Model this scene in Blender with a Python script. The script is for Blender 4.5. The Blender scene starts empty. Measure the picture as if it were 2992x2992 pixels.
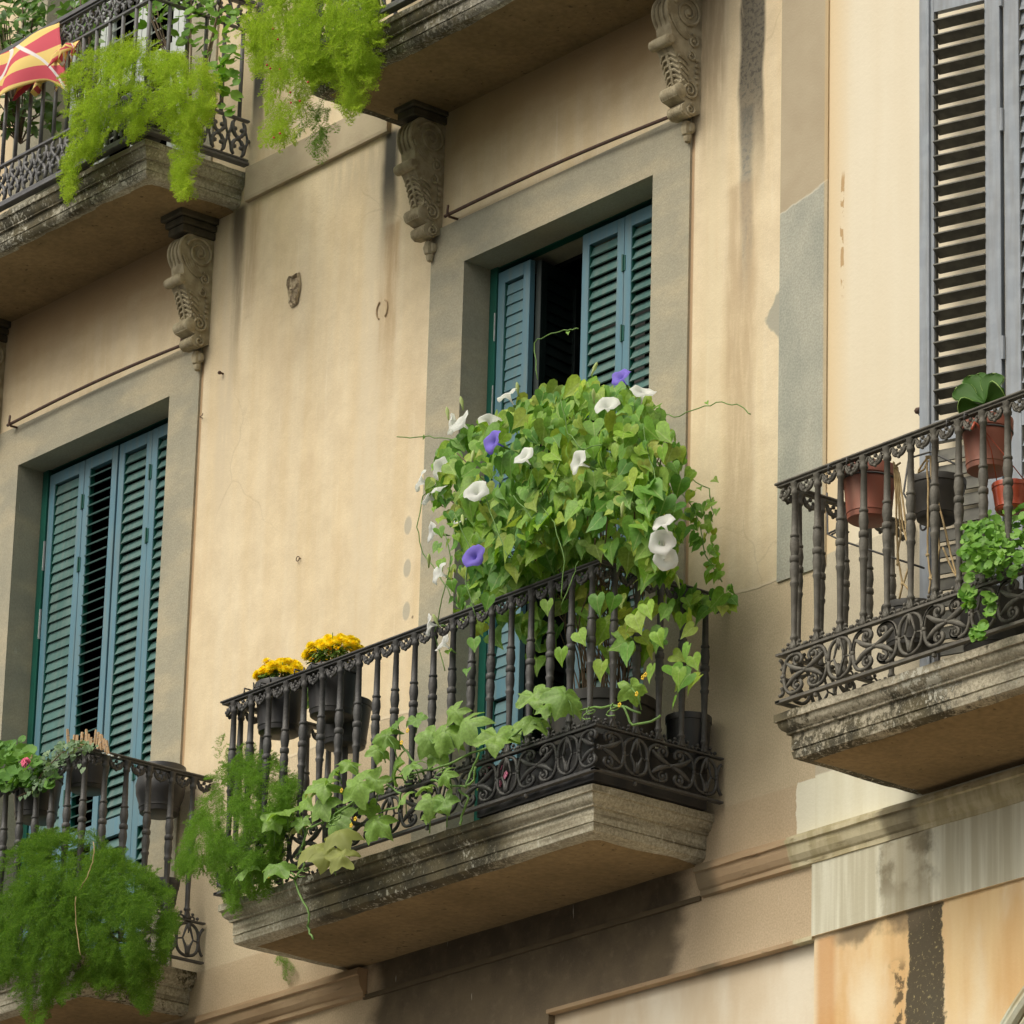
import bpy, math, random
import numpy as np
from mathutils import Vector, Matrix, noise
PI = math.pi
R = math.radians
random.seed(7)
rng = np.random.default_rng(7)
scene = bpy.context.scene
col = scene.collection

# ------------------------------------------------------------------ camera
cam_d = bpy.data.cameras.new('camera')
cam = bpy.data.objects.new('camera', cam_d)
col.objects.link(cam)
C_R = Vector((0.63060562, 0.77564265, 0.02674013))
C_U = Vector((0.2495846, -0.23529815, 0.93933078))
C_F = Vector((-0.73487692, 0.58567334, 0.3419688))
C_P = Vector((17.0, -13.5, 1.6))
m = Matrix((C_R, C_U, -C_F)).transposed().to_4x4()
m.translation = C_P
cam.matrix_world = m
cam_d.sensor_width = 36
FOC = 14997.0
cam_d.lens = 36 * FOC / 2992
cam_d.clip_start = 0.1
cam_d.clip_end = 2000
scene.camera = cam
scene.render.resolution_x = 1024
scene.render.resolution_y = 1024

# ------------------------------------------------------------------ light
world = bpy.data.worlds.new("World")
scene.world = world
world.use_nodes = True
wn = world.node_tree
bg = wn.nodes['Background']
sky = wn.nodes.new('ShaderNodeTexSky')
sky.sky_type = 'NISHITA'
sky.sun_disc = False
SUN_DIR = Vector((-0.08, -0.80, 0.95)).normalized()      # towards the sun
sky.sun_elevation = math.asin(SUN_DIR.z)
sky.sun_rotation = math.atan2(SUN_DIR.x, SUN_DIR.y)
sky.air_density = 1.0
sky.dust_density = 6.0
sky.ozone_density = 0.6
hs = wn.nodes.new('ShaderNodeHueSaturation')
hs.inputs['Saturation'].default_value = 0.45
wn.links.new(sky.outputs[0], hs.inputs['Color'])
tint = wn.nodes.new('ShaderNodeMix'); tint.data_type = 'RGBA'; tint.blend_type = 'MULTIPLY'
tint.inputs['Factor'].default_value = 1.0
tint.inputs[7].default_value = (1.0, 0.985, 0.90, 1)      # milky overcast sky
wn.links.new(hs.outputs[0], tint.inputs[6])
wn.links.new(tint.outputs[2], bg.inputs['Color'])
bg.inputs['Strength'].default_value = 0.15
sun_d = bpy.data.lights.new('sun', 'SUN')
sun_d.energy = 0.95
sun_d.angle = R(35)
sun_d.color = (1.0, 0.96, 0.86)
sun = bpy.data.objects.new('sun', sun_d)
sun.rotation_euler = (-SUN_DIR).to_track_quat('-Z', 'Y').to_euler()
sun.location = (0, -10, 30)
col.objects.link(sun)
scene.view_settings.view_transform = 'Standard'
scene.view_settings.look = 'None'
scene.view_settings.exposure = 0.16
scene.view_settings.gamma = 1.0

# ------------------------------------------------------------------ helpers
def at(px, py, y=0.0):
    """point of the plane at distance y from the wall seen at a photo pixel"""
    d = C_F * FOC + C_R * (px - 1496) - C_U * (py - 1496)
    return C_P + d * ((y - C_P.y) / d.y)

def tag(o, label=None, cat=None, group=None, kind=None):
    if label: o['label'] = label
    if cat: o['category'] = cat
    if group: o['group'] = group
    if kind: o['kind'] = kind
    return o

def thing(name, label, cat, loc=(0, 0, 0), group=None):
    o = bpy.data.objects.new(name, None)
    o.empty_display_size = 0.1
    col.objects.link(o)
    o.location = loc
    return tag(o, label, cat, group)

class MB:
    def __init__(s):
        s.v = []; s.f = []
    def add(s, vs, fs):
        b = len(s.v)
        s.v.extend([tuple(p) for p in vs])
        s.f.extend([tuple(i + b for i in f) for f in fs])
        return s
    def box(s, x0, x1, y0, y1, z0, z1, M=None, bev=0.0):
        if bev > 0 and min(x1-x0, y1-y0, z1-z0) > 2.2*bev:
            # chamfered box
            vs = []; idx = {}
            X = (x0, x1); Y = (y0, y1); Z = (z0, z1)
            def sg(i): return -1 if i else 1
            for i in (0, 1):
                for j in (0, 1):
                    for k in (0, 1):
                        for a in range(3):
                            p = [X[i], Y[j], Z[k]]
                            for b_ in range(3):
                                if b_ != a: p[b_] += sg((i, j, k)[b_]) * bev
                            idx[(i, j, k, a)] = len(vs); vs.append(p)
            fs = []
            q = [(0,0),(1,0),(1,1),(0,1)]
            for k in (0, 1):
                fs.append([idx[(k, a, b, 0)] for a, b in q])
                fs.append([idx[(a, k, b, 1)] for a, b in q])
                fs.append([idx[(a, b, k, 2)] for a, b in q])
            for a in (0, 1):
                for b in (0, 1):
                    fs.append([idx[(0,a,b,1)], idx[(1,a,b,1)], idx[(1,a,b,2)], idx[(0,a,b,2)]])
                    fs.append([idx[(a,0,b,0)], idx[(a,1,b,0)], idx[(a,1,b,2)], idx[(a,0,b,2)]])
                    fs.append([idx[(a,b,0,0)], idx[(a,b,1,0)], idx[(a,b,1,1)], idx[(a,b,0,1)]])
                    for c in (0, 1):
                        fs.append([idx[(a,b,c,0)], idx[(a,b,c,1)], idx[(a,b,c,2)]])
        else:
            vs = [(x, y, z) for x in (x0, x1) for y in (y0, y1) for z in (z0, z1)]
            fs = [(0,1,3,2), (4,6,7,5), (0,4,5,1), (2,3,7,6), (0,2,6,4), (1,5,7,3)]
        if M is not None: vs = [M @ Vector(p) for p in vs]
        return s.add(vs, fs)
    def tube(s, pts, r, n=6, r1=None, caps=True, squash=None):
        pts = [Vector(p) for p in pts]
        N = len(pts)
        if N < 2: return s
        t0 = (pts[1] - pts[0]).normalized()
        ref = Vector((0, 0, 1)) if abs(t0.z) < 0.9 else Vector((1, 0, 0))
        nrm = t0.cross(ref).normalized()
        vs = []
        for i, p in enumerate(pts):
            if i == 0: t = t0
            elif i == N - 1: t = (pts[i] - pts[i-1]).normalized()
            else:
                t = (pts[i+1] - pts[i-1])
                t = t.normalized() if t.length > 1e-9 else t0
            nrm = (nrm - t * nrm.dot(t))
            nrm = nrm.normalized() if nrm.length > 1e-6 else t.orthogonal().normalized()
            b = t.cross(nrm)
            if callable(r): rr = r(i / (N - 1))
            else: rr = r if r1 is None else r + (r1 - r) * i / (N - 1)
            for k in range(n):
                a = 2 * PI * k / n
                vs.append(p + nrm * (math.cos(a) * rr) + b * (math.sin(a) * rr))
        fs = []
        for i in range(N - 1):
            for k in range(n):
                k2 = (k + 1) % n
                fs.append((i*n + k, i*n + k2, (i+1)*n + k2, (i+1)*n + k))
        if caps:
            fs.append(tuple(range(n - 1, -1, -1)))
            fs.append(tuple((N-1)*n + k for k in range(n)))
        return s.add(vs, fs)
    def lathe(s, prof, c=(0, 0, 0), n=16, M=None, close=True):
        vs = []; N = len(prof)
        for r_, z in prof:
            for k in range(n):
                a = 2 * PI * k / n
                vs.append(Vector((c[0] + r_*math.cos(a), c[1] + r_*math.sin(a), c[2] + z)))
        fs = []
        for i in range(N - 1):
            for k in range(n):
                k2 = (k + 1) % n
                fs.append((i*n + k, i*n + k2, (i+1)*n + k2, (i+1)*n + k))
        if close:
            fs.append(tuple(range(n - 1, -1, -1)))
            fs.append(tuple((N-1)*n + k for k in range(n)))
        if M is not None: vs = [M @ p for p in vs]
        return s.add(vs, fs)
    def ball(s, c, r, n=8, sz=(1, 1, 1)):
        prof = []
        k = max(3, n // 2)
        for i in range(k + 1):
            a = -PI/2 + PI * i / k
            prof.append((max(1e-4, r * math.cos(a)), r * math.sin(a)))
        b = MB().lathe(prof, (0, 0, 0), n)
        return s.add([(c[0]+v[0]*sz[0], c[1]+v[1]*sz[1], c[2]+v[2]*sz[2]) for v in b.v], b.f)
    def prism(s, poly, x0, x1):      # polygon in (y,z) swept along x
        n = len(poly)
        vs = [(x0, y, z) for y, z in poly] + [(x1, y, z) for y, z in poly]
        fs = [tuple(range(n)), tuple(range(2*n - 1, n - 1, -1))]
        for i in range(n):
            j = (i + 1) % n
            fs.append((i, i + n, j + n, j))
        return s.add(vs, fs)
    def build(s, name, material, parent=None, smooth=False, fix=True, autos=None):
        me = bpy.data.meshes.new(name)
        me.from_pydata(s.v, [], s.f)
        me.update()
        if fix:
            import bmesh
            bm = bmesh.new(); bm.from_mesh(me)
            bmesh.ops.recalc_face_normals(bm, faces=bm.faces)
            bm.to_mesh(me); bm.free()
        if material: me.materials.append(material)
        if smooth: me.shade_smooth() if hasattr(me, 'shade_smooth') else None
        if autos and hasattr(me, 'set_sharp_from_angle'):
            me.shade_smooth(); me.set_sharp_from_angle(angle=autos)
        o = bpy.data.objects.new(name, me)
        col.objects.link(o)
        if parent is not None:
            o.parent = parent
            o.matrix_parent_inverse = Matrix.Translation(-Vector(parent_loc(parent)))
        return o

def parent_loc(o):
    return Vector(o.location) if o.type == 'EMPTY' else Vector((0, 0, 0))

def dup(root, off, label=None, group=None):
    r = root.copy(); col.objects.link(r)
    r.location = Vector(root.location) + Vector(off)
    if label: r['label'] = label
    if group: r['group'] = group
    for ch in list(root.children):
        c = ch.copy(); col.objects.link(c); c.parent = r
        for g in ch.children:
            d = g.copy(); col.objects.link(d); d.parent = c
    return r

def np_mesh(name, V, F, material, parent=None, smooth=True):
    """V (n,3) float, F (m,k) int, all faces with k corners"""
    me = bpy.data.meshes.new(name)
    k = F.shape[1]
    me.vertices.add(len(V)); me.vertices.foreach_set('co', V.astype(np.float32).ravel())
    me.loops.add(F.size); me.loops.foreach_set('vertex_index', F.astype(np.int32).ravel())
    me.polygons.add(len(F))
    me.polygons.foreach_set('loop_start', np.arange(0, F.size, k, dtype=np.int32))
    me.polygons.foreach_set('loop_total', np.full(len(F), k, dtype=np.int32))
    me.update(calc_edges=True)
    if len(V) in RIB:
        at_ = me.attributes.new('rib', 'FLOAT', 'POINT'); at_.data.foreach_set('value', RIB.pop(len(V)).astype(np.float32))
    me.materials.append(material)
    if smooth: me.shade_smooth()
    o = bpy.data.objects.new(name, me); col.objects.link(o)
    if parent is not None:
        o.parent = parent
        o.matrix_parent_inverse = Matrix.Translation(-Vector(parent_loc(parent)))
    return o

RIB = {}
def instance(tpls, mats):
    """templates [(V,F)], mats list of (tpl index, 3x3, loc) -> V,F; remembers the vein value of each point"""
    Vs = []; Fs = []; b = 0; A = []
    for t, M3, loc in mats:
        V, F = tpls[t][:2]
        Vs.append(V @ M3.T + loc); Fs.append(F + b); b += len(V)
        A.append(tpls[t][2] if len(tpls[t]) > 2 else np.abs(V[:, 1]))
    Vc = np.concatenate(Vs)
    RIB[len(Vc)] = np.concatenate(A)
    return Vc, np.concatenate(Fs)

def frame(z_axis, x_hint=None):
    z = Vector(z_axis).normalized()
    x = Vector(x_hint) if x_hint is not None else Vector((random.uniform(-1,1), random.uniform(-1,1), random.uniform(-1,1)))
    x = (x - z * x.dot(z))
    x = x.normalized() if x.length > 1e-4 else z.orthogonal().normalized()
    y = z.cross(x)
    return np.array([[x[i], y[i], z[i]] for i in range(3)])

# ------------------------------------------------------------------ node helper
class G:
    def __init__(s, name):
        s.m = bpy.data.materials.new(name); s.m.use_nodes = True
        s.nt = s.m.node_tree; s.N = s.nt.nodes; s.L = s.nt.links
        s.bsdf = s.N['Principled BSDF']
        s.bsdf.inputs['Roughness'].default_value = 0.85
        g = s.N.new('ShaderNodeNewGeometry')
        s.geo = g
        s.pos = g.outputs['Position']
        sp = s.N.new('ShaderNodeSeparateXYZ'); s.L.new(s.pos, sp.inputs[0])
        s.x, s.y, s.z = sp.outputs
    def _set(s, sock, v):
        if isinstance(v, bpy.types.NodeSocket): s.L.new(v, sock)
        elif isinstance(v, (tuple, list)) and len(v) == 3 and sock.type == 'RGBA': sock.default_value = (*v, 1)
        else: sock.default_value = v
    def math(s, op, a, b=0.0, c=None):
        n = s.N.new('ShaderNodeMath'); n.operation = op
        s._set(n.inputs[0], a); s._set(n.inputs[1], b)
        if c is not None: s._set(n.inputs[2], c)
        return n.outputs[0]
    def add(s, a, b): return s.math('ADD', a, b)
    def sub(s, a, b): return s.math('SUBTRACT', a, b)
    def mul(s, a, b): return s.math('MULTIPLY', a, b)
    def mx(s, a, b): return s.math('MAXIMUM', a, b)
    def absv(s, a): return s.math('ABSOLUTE', a)
    def ss(s, v, a, b, lo=0.0, hi=1.0):
        n = s.N.new('ShaderNodeMapRange'); n.interpolation_type = 'SMOOTHSTEP'
        if a > b: a, b, lo, hi = b, a, hi, lo
        s._set(n.inputs['Value'], v); n.inputs['From Min'].default_value = a; n.inputs['From Max'].default_value = b
        n.inputs['To Min'].default_value = lo; n.inputs['To Max'].default_value = hi
        return n.outputs[0]
    def noise(s, scale=1.0, detail=4.0, vec=None, sc=(1, 1, 1), rough=0.55, off=(0, 0, 0)):
        mp = s.N.new('ShaderNodeMapping'); s.L.new(vec if vec is not None else s.pos, mp.inputs[0])
        mp.inputs['Scale'].default_value = sc; mp.inputs['Location'].default_value = off
        n = s.N.new('ShaderNodeTexNoise'); s.L.new(mp.outputs[0], n.inputs['Vector'])
        n.inputs['Scale'].default_value = scale; n.inputs['Detail'].default_value = detail
        n.inputs['Roughness'].default_value = rough
        return n.outputs['Fac']
    def mix(s, f, a, b):
        n = s.N.new('ShaderNodeMix'); n.data_type = 'RGBA'
        s._set(n.inputs['Factor'], f); s._set(n.inputs[6], a); s._set(n.inputs[7], b)
        return n.outputs[2]
    def mulc(s, a, b, f=1.0):
        n = s.N.new('ShaderNodeMix'); n.data_type = 'RGBA'; n.blend_type = 'MULTIPLY'
        s._set(n.inputs['Factor'], f); s._set(n.inputs[6], a); s._set(n.inputs[7], b)
        return n.outputs[2]
    def bump(s, h, strength=0.3, dist=0.01):
        n = s.N.new('ShaderNodeBump'); n.inputs['Strength'].default_value = strength
        n.inputs['Distance'].default_value = dist
        s.L.new(h, n.inputs['Height']); s.L.new(n.outputs[0], s.bsdf.inputs['Normal'])
    def out(s, c, rough=None):
        s._set(s.bsdf.inputs['Base Color'], c)
        if rough is not None: s._set(s.bsdf.inputs['Roughness'], rough)
        return s.m
    def band(s, v, c, w, soft):
        """1 inside |v-c|<w, falling over soft"""
        return s.ss(s.absv(s.sub(v, c)), w + soft, w)

def simple(name, c, c2=None, scale=8, rough=0.6, bumps=0.0, bscale=60, metallic=0.0, spec=None, sc=(1, 1, 1)):
    g = G(name)
    if c2 is None: c2 = tuple(v * 0.8 for v in c)
    f = g.ss(g.noise(scale, 5, sc=sc), 0.35, 0.65)
    g.out(g.mix(f, c, c2), rough)
    g.bsdf.inputs['Metallic'].default_value = metallic
    if spec is not None: g.bsdf.inputs['Specular IOR Level'].default_value = spec
    if bumps: g.bump(g.noise(bscale, 4), bumps, 0.004)
    return g.m

def leafmat(name, cols, trans=0.35, rough=0.5, spec=0.3, vein=None, ttint=(1.25, 1.3, 0.6)):
    g = G(name)
    ramp = g.N.new('ShaderNodeValToRGB')
    g.L.new(g.geo.outputs['Random Per Island'], ramp.inputs[0])
    el = ramp.color_ramp.elements
    while len(el) < len(cols): el.new(0.5)
    for i, c in enumerate(cols):
        el[i].position = i / max(1, len(cols) - 1); el[i].color = (*c, 1)
    n = g.noise(14, 3)
    c = g.mulc(ramp.outputs[0], g.mix(n, (0.75, 0.75, 0.75), (1.2, 1.2, 1.2)))
    if vein:
        an = g.N.new('ShaderNodeAttribute'); an.attribute_name = 'rib'
        c = g.mix(g.mul(g.ss(an.outputs['Fac'], vein[0], 0.0), vein[1]), c, (0.42, 0.52, 0.20))
        c = g.mulc(c, g.mix(g.ss(g.noise(90, 3), 0.35, 0.65), (0.86, 0.86, 0.82), (1.1, 1.1, 1.1)))
    g.out(c, rough)
    g.bsdf.inputs['Specular IOR Level'].default_value = spec
    tr = g.N.new('ShaderNodeBsdfTranslucent')
    tc = g.mulc(c, ttint)
    g.L.new(tc, tr.inputs[0])
    ms = g.N.new('ShaderNodeMixShader'); ms.inputs[0].default_value = trans
    g.L.new(g.bsdf.outputs[0], ms.inputs[1]); g.L.new(tr.outputs[0], ms.inputs[2])
    g.L.new(ms.outputs[0], g.N['Material Output'].inputs['Surface'])
    return g.m

# ------------------------------------------------------------------ wall materials
def stain(g, c, xc, w, soft, zt, zb, colr, k=1.0, wob=0.05, fade=0.5, seed=0.0, grain=0.0):
    """weathering streak that runs down the plaster from zt and dies out at zb"""
    n1 = g.noise(1.0, 3, sc=(3.0, 3.0, 2.2), off=(seed, seed*2, 0))
    xx = g.add(g.x, g.mul(g.sub(n1, 0.5), wob * 4))
    a = g.band(xx, xc, w, soft)
    top = g.ss(g.z, zt + 0.02, zt - 0.02)
    low = g.ss(g.z, zb, zb + (zt - zb) * fade)
    f = g.mul(g.mul(a, top), low)
    n2 = g.ss(g.noise(1.0, 5, sc=(30, 30, 4), off=(seed, 0, 0)), 0.25, 0.6)
    f = g.mul(f, g.math('MINIMUM', g.mul(g.add(n2, 0.35), k), 0.97))
    if grain:
        n3 = g.ss(g.noise(45, 5, rough=0.7, off=(0, seed, 0)), 0.52, 0.40)
        f = g.mul(f, g.add(g.mul(n3, grain), 1 - grain))
    return g.mix(f, c, colr)

def wall_a_material():
    g = G('weathered_ochre_plaster')
    big = g.ss(g.noise(1.0, 4, sc=(1.1, 1.1, 0.8)), 0.3, 0.7)
    streak = g.ss(g.noise(1.0, 5, sc=(9, 9, 0.55)), 0.3, 0.7)
    paint = g.mix(big, (0.69, 0.565, 0.375), (0.64, 0.515, 0.325))
    paint = g.mix(g.mul(streak, 0.55), paint, (0.72, 0.63, 0.47))
    paint = g.mulc(paint, g.mix(g.ss(g.noise(6, 6, rough=0.65), 0.25, 0.75), (0.9, 0.88, 0.86), (1.06, 1.06, 1.06)))
    paint = g.mulc(paint, g.mix(g.ss(g.noise(150, 3, rough=0.7), 0.3, 0.7), (0.93, 0.93, 0.92), (1.05, 1.05, 1.05)))
    paint = g.mix(g.mul(g.ss(g.noise(1.0, 6, sc=(2.6, 2.6, 1.7), off=(31, 0, 0), rough=0.62), 0.52, 0.70), 0.45), paint, (0.56, 0.43, 0.27))
    paint = g.mix(g.mul(g.ss(g.noise(1.0, 5, sc=(40, 40, 1.4), off=(12, 0, 0)), 0.60, 0.72), 0.30), paint, (0.78, 0.70, 0.56))
    dado = g.mix(g.ss(g.noise(3, 6), 0.3, 0.7), (0.59, 0.485, 0.33), (0.52, 0.42, 0.28))
    dado = g.mulc(dado, g.mix(g.ss(g.noise(140, 3), 0.3, 0.7), (0.86, 0.86, 0.85), (1.1, 1.1, 1.1)))
    base = g.mix(g.ss(g.noise(2.5, 6), 0.3, 0.7), (0.55, 0.43, 0.29), (0.48, 0.37, 0.24))
    base = g.mulc(base, g.mix(g.ss(g.noise(120, 3), 0.3, 0.7), (0.88, 0.88, 0.86), (1.08, 1.08, 1.08)))
    edge = g.add(8.70, g.mul(g.sub(g.noise(3.0, 5), 0.5), 0.09))
    f = g.ss(g.sub(g.z, edge), -0.003, 0.003)
    c = g.mix(f, dado, paint)
    rim = g.band(g.sub(g.z, edge), 0.006, 0.004, 0.008)
    c = g.mix(g.mul(rim, 0.5), c, (0.7, 0.6, 0.45))
    c = g.mix(g.ss(g.z, 7.785, 7.775), c, base)
    S = lambda *a, **k: stain(g, *a, **k)
    # beside the left bracket of the upper balcony
    c = S(c, -0.93, 0.05, 0.05, 11.2, 10.2, (0.42, 0.29, 0.16), k=0.55, wob=0.015, fade=0.7, seed=5)
    c = S(c, -1.04, 0.05, 0.07, 11.6, 8.7, (0.66, 0.56, 0.40), k=0.6, wob=0.03, fade=0.3, seed=9)
    # right of the right bracket
    c = S(c, 1.63, 0.018, 0.04, 10.95, 9.9, (0.26, 0.245, 0.20), k=1.3, wob=0.03, fade=0.5, seed=17, grain=0.3)
    c = S(c, 1.60, 0.06, 0.06, 10.6, 8.75, (0.42, 0.31, 0.19), k=0.45, wob=0.02, fade=0.3, seed=19)
    c = S(c, 1.42, 0.03, 0.08, 11.9, 9.0, (0.66, 0.56, 0.38), k=0.5, wob=0.01, fade=0.4, seed=23)
    c = S(c, 1.40, 0.05, 0.06, 11.6, 10.6, (0.36, 0.27, 0.17), k=0.55, wob=0.01, fade=0.6, seed=24)
    # left wall streaks, with a bracket shadow painted among them
    c = S(c, -2.22, 0.03, 0.07, 11.66, 9.6, (0.60, 0.50, 0.35), k=0.7, wob=0.01, fade=0.5, seed=31)
    c = S(c, -2.16, 0.02, 0.04, 11.66, 10.6, (0.30, 0.24, 0.16), k=0.6, wob=0.015, fade=0.6, seed=33)
    c = S(c, -2.05, 0.02, 0.05, 11.66, 10.9, (0.42, 0.30, 0.17), k=0.5, wob=0.015, fade=0.6, seed=34)
    c = S(c, -1.1, 0.25, 0.2, 11.66, 11.3, (0.45, 0.38, 0.27), k=0.5, wob=0.03, fade=0.8, seed=37)
    c = S(c, 1.655, 0.066, 0.03, 13.5, 10.45, (0.05, 0.046, 0.036), k=1.8, wob=0.022, fade=0.22, seed=13, grain=0.12)
    c = S(c, -0.95, 0.026, 0.055, 11.69, 10.95, (0.045, 0.043, 0.036), k=1.7, wob=0.022, fade=0.75, seed=3)
    c = S(c, -2.06, 0.030, 0.03, 13.2, 11.95, (0.05, 0.05, 0.045), k=1.6, wob=0.010, fade=0.3, seed=6)
    c = S(c, -2.17, 0.020, 0.06, 11.69, 11.2, (0.13, 0.10, 0.065), k=1.2, wob=0.012, fade=0.9, seed=8)  # painted shadow beside the upper left bracket
    for gx in (1.272, -2.420):
        c = g.mix(g.mul(g.band(g.x, gx, 0.006, 0.008), g.mul(g.mul(g.ss(g.z, 11.0, 10.9), g.ss(g.z, 8.70, 8.74)), 0.75)), c, (0.33, 0.19, 0.09))
    nn = g.sub(g.noise(7, 5, off=(4, 4, 0)), 0.5)
    f = g.mul(g.ss(g.add(g.add(g.x, g.mul(nn, 0.15)), g.mul(g.absv(g.sub(g.z, 9.90)), -0.6)), 1.76, 1.78), g.band(g.z, 9.92, 0.14, 0.04))
    c = g.mix(f, c, (0.36, 0.34, 0.27))
    for sx, sz in ((-0.705, 9.62), (-0.700, 9.41), (-0.695, 9.20)):
        dd = g.add(g.math('POWER', g.absv(g.mul(g.sub(g.x, sx), 1.0)), 2.0), g.math('POWER', g.absv(g.mul(g.sub(g.z, sz), 0.62)), 2.0))
        c = g.mix(g.mul(g.ss(dd, 0.0010, 0.0005), 0.65), c, (0.33, 0.32, 0.27))
    # grime and painted slab shade on the wall above the first-floor doors (under the upper slabs)
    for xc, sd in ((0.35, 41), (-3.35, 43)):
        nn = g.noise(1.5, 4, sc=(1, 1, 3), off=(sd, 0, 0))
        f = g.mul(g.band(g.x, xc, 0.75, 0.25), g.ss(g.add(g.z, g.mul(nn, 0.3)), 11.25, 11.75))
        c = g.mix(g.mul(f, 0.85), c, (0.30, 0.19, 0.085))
    # soot plus painted slab shadow under the middle slab
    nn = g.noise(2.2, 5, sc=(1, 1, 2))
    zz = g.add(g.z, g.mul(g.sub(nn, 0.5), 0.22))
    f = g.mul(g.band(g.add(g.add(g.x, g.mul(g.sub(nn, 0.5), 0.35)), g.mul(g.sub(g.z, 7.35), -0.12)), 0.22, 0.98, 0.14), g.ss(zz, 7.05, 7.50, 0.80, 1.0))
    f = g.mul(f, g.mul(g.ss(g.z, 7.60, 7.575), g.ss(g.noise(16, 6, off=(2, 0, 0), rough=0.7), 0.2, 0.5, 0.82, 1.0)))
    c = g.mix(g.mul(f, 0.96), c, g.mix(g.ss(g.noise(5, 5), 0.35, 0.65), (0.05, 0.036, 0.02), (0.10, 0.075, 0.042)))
    # left of it the frieze below the lower left balcony, stain with painted slab shade
    f = g.mul(g.band(g.x, -3.4, 1.2, 0.06), g.ss(g.z, 7.58, 7.56))
    c = g.mix(g.mul(f, 0.7), c, (0.14, 0.10, 0.06))
    # cream repaint beside the party wall, ragged edge
    wn_ = g.sub(g.noise(9, 5, off=(1, 2, 0), rough=0.6), 0.5)
    f = g.mul(g.ss(g.add(g.x, g.mul(wn_, 0.06)), 1.985, 1.989), g.ss(g.add(g.z, g.mul(wn_, 0.03)), 7.787, 7.783))
    f = g.mul(f, g.ss(g.add(g.z, g.mul(wn_, -0.05)), 7.50, 7.51))
    c = g.mix(f, c, (0.77, 0.735, 0.585))
    # lime runs on the base
    n3 = g.ss(g.noise(1.0, 3, sc=(60, 60, 5), off=(7, 0, 0)), 0.70, 0.74)
    c = g.mix(g.mul(g.mul(n3, g.ss(g.z, 7.80, 7.78)), 0.6), c, (0.75, 0.7, 0.6))
    # pits
    v = g.N.new('ShaderNodeTexVoronoi'); v.inputs['Scale'].default_value = 3.2; g.L.new(g.pos, v.inputs['Vector'])
    pit = g.mul(g.ss(v.outputs['Distance'], 0.035, 0.02), g.ss(g.noise(2.0, 1, off=(4, 0, 0)), 0.52, 0.56))
    c = g.mix(g.mul(pit, 0.8), c, (0.14, 0.10, 0.06))
    # hairline crackle
    cr = g.N.new('ShaderNodeTexVoronoi'); cr.feature = 'DISTANCE_TO_EDGE'; cr.inputs['Scale'].default_value = 1.3
    nz = g.N.new('ShaderNodeTexNoise'); nz.inputs['Scale'].default_value = 3; g.L.new(g.pos, nz.inputs['Vector'])
    mxv = g.N.new('ShaderNodeMix'); mxv.data_type = 'VECTOR'; mxv.inputs['Factor'].default_value = 0.25
    g.L.new(g.pos, mxv.inputs[4]); g.L.new(nz.outputs['Color'], mxv.inputs[5]); g.L.new(mxv.outputs[1], cr.inputs['Vector'])
    crf = g.mul(g.ss(cr.outputs['Distance'], 0.006, 0.002), g.ss(g.noise(1.2, 2, off=(9, 0, 0)), 0.55, 0.62))
    c = g.mix(g.mul(crf, 0.15), c, (0.25, 0.18, 0.1))
    h = g.add(g.mul(g.noise(60, 5, rough=0.65), 0.5), g.add(g.mul(g.noise(5, 5), 1.5), g.add(g.mul(f, 0.0), g.mul(g.ss(g.sub(g.z, edge), -0.004, 0.004), 0.8))))
    g.bump(h, 0.5, 0.006)
    return g.out(c, 0.9)

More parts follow.
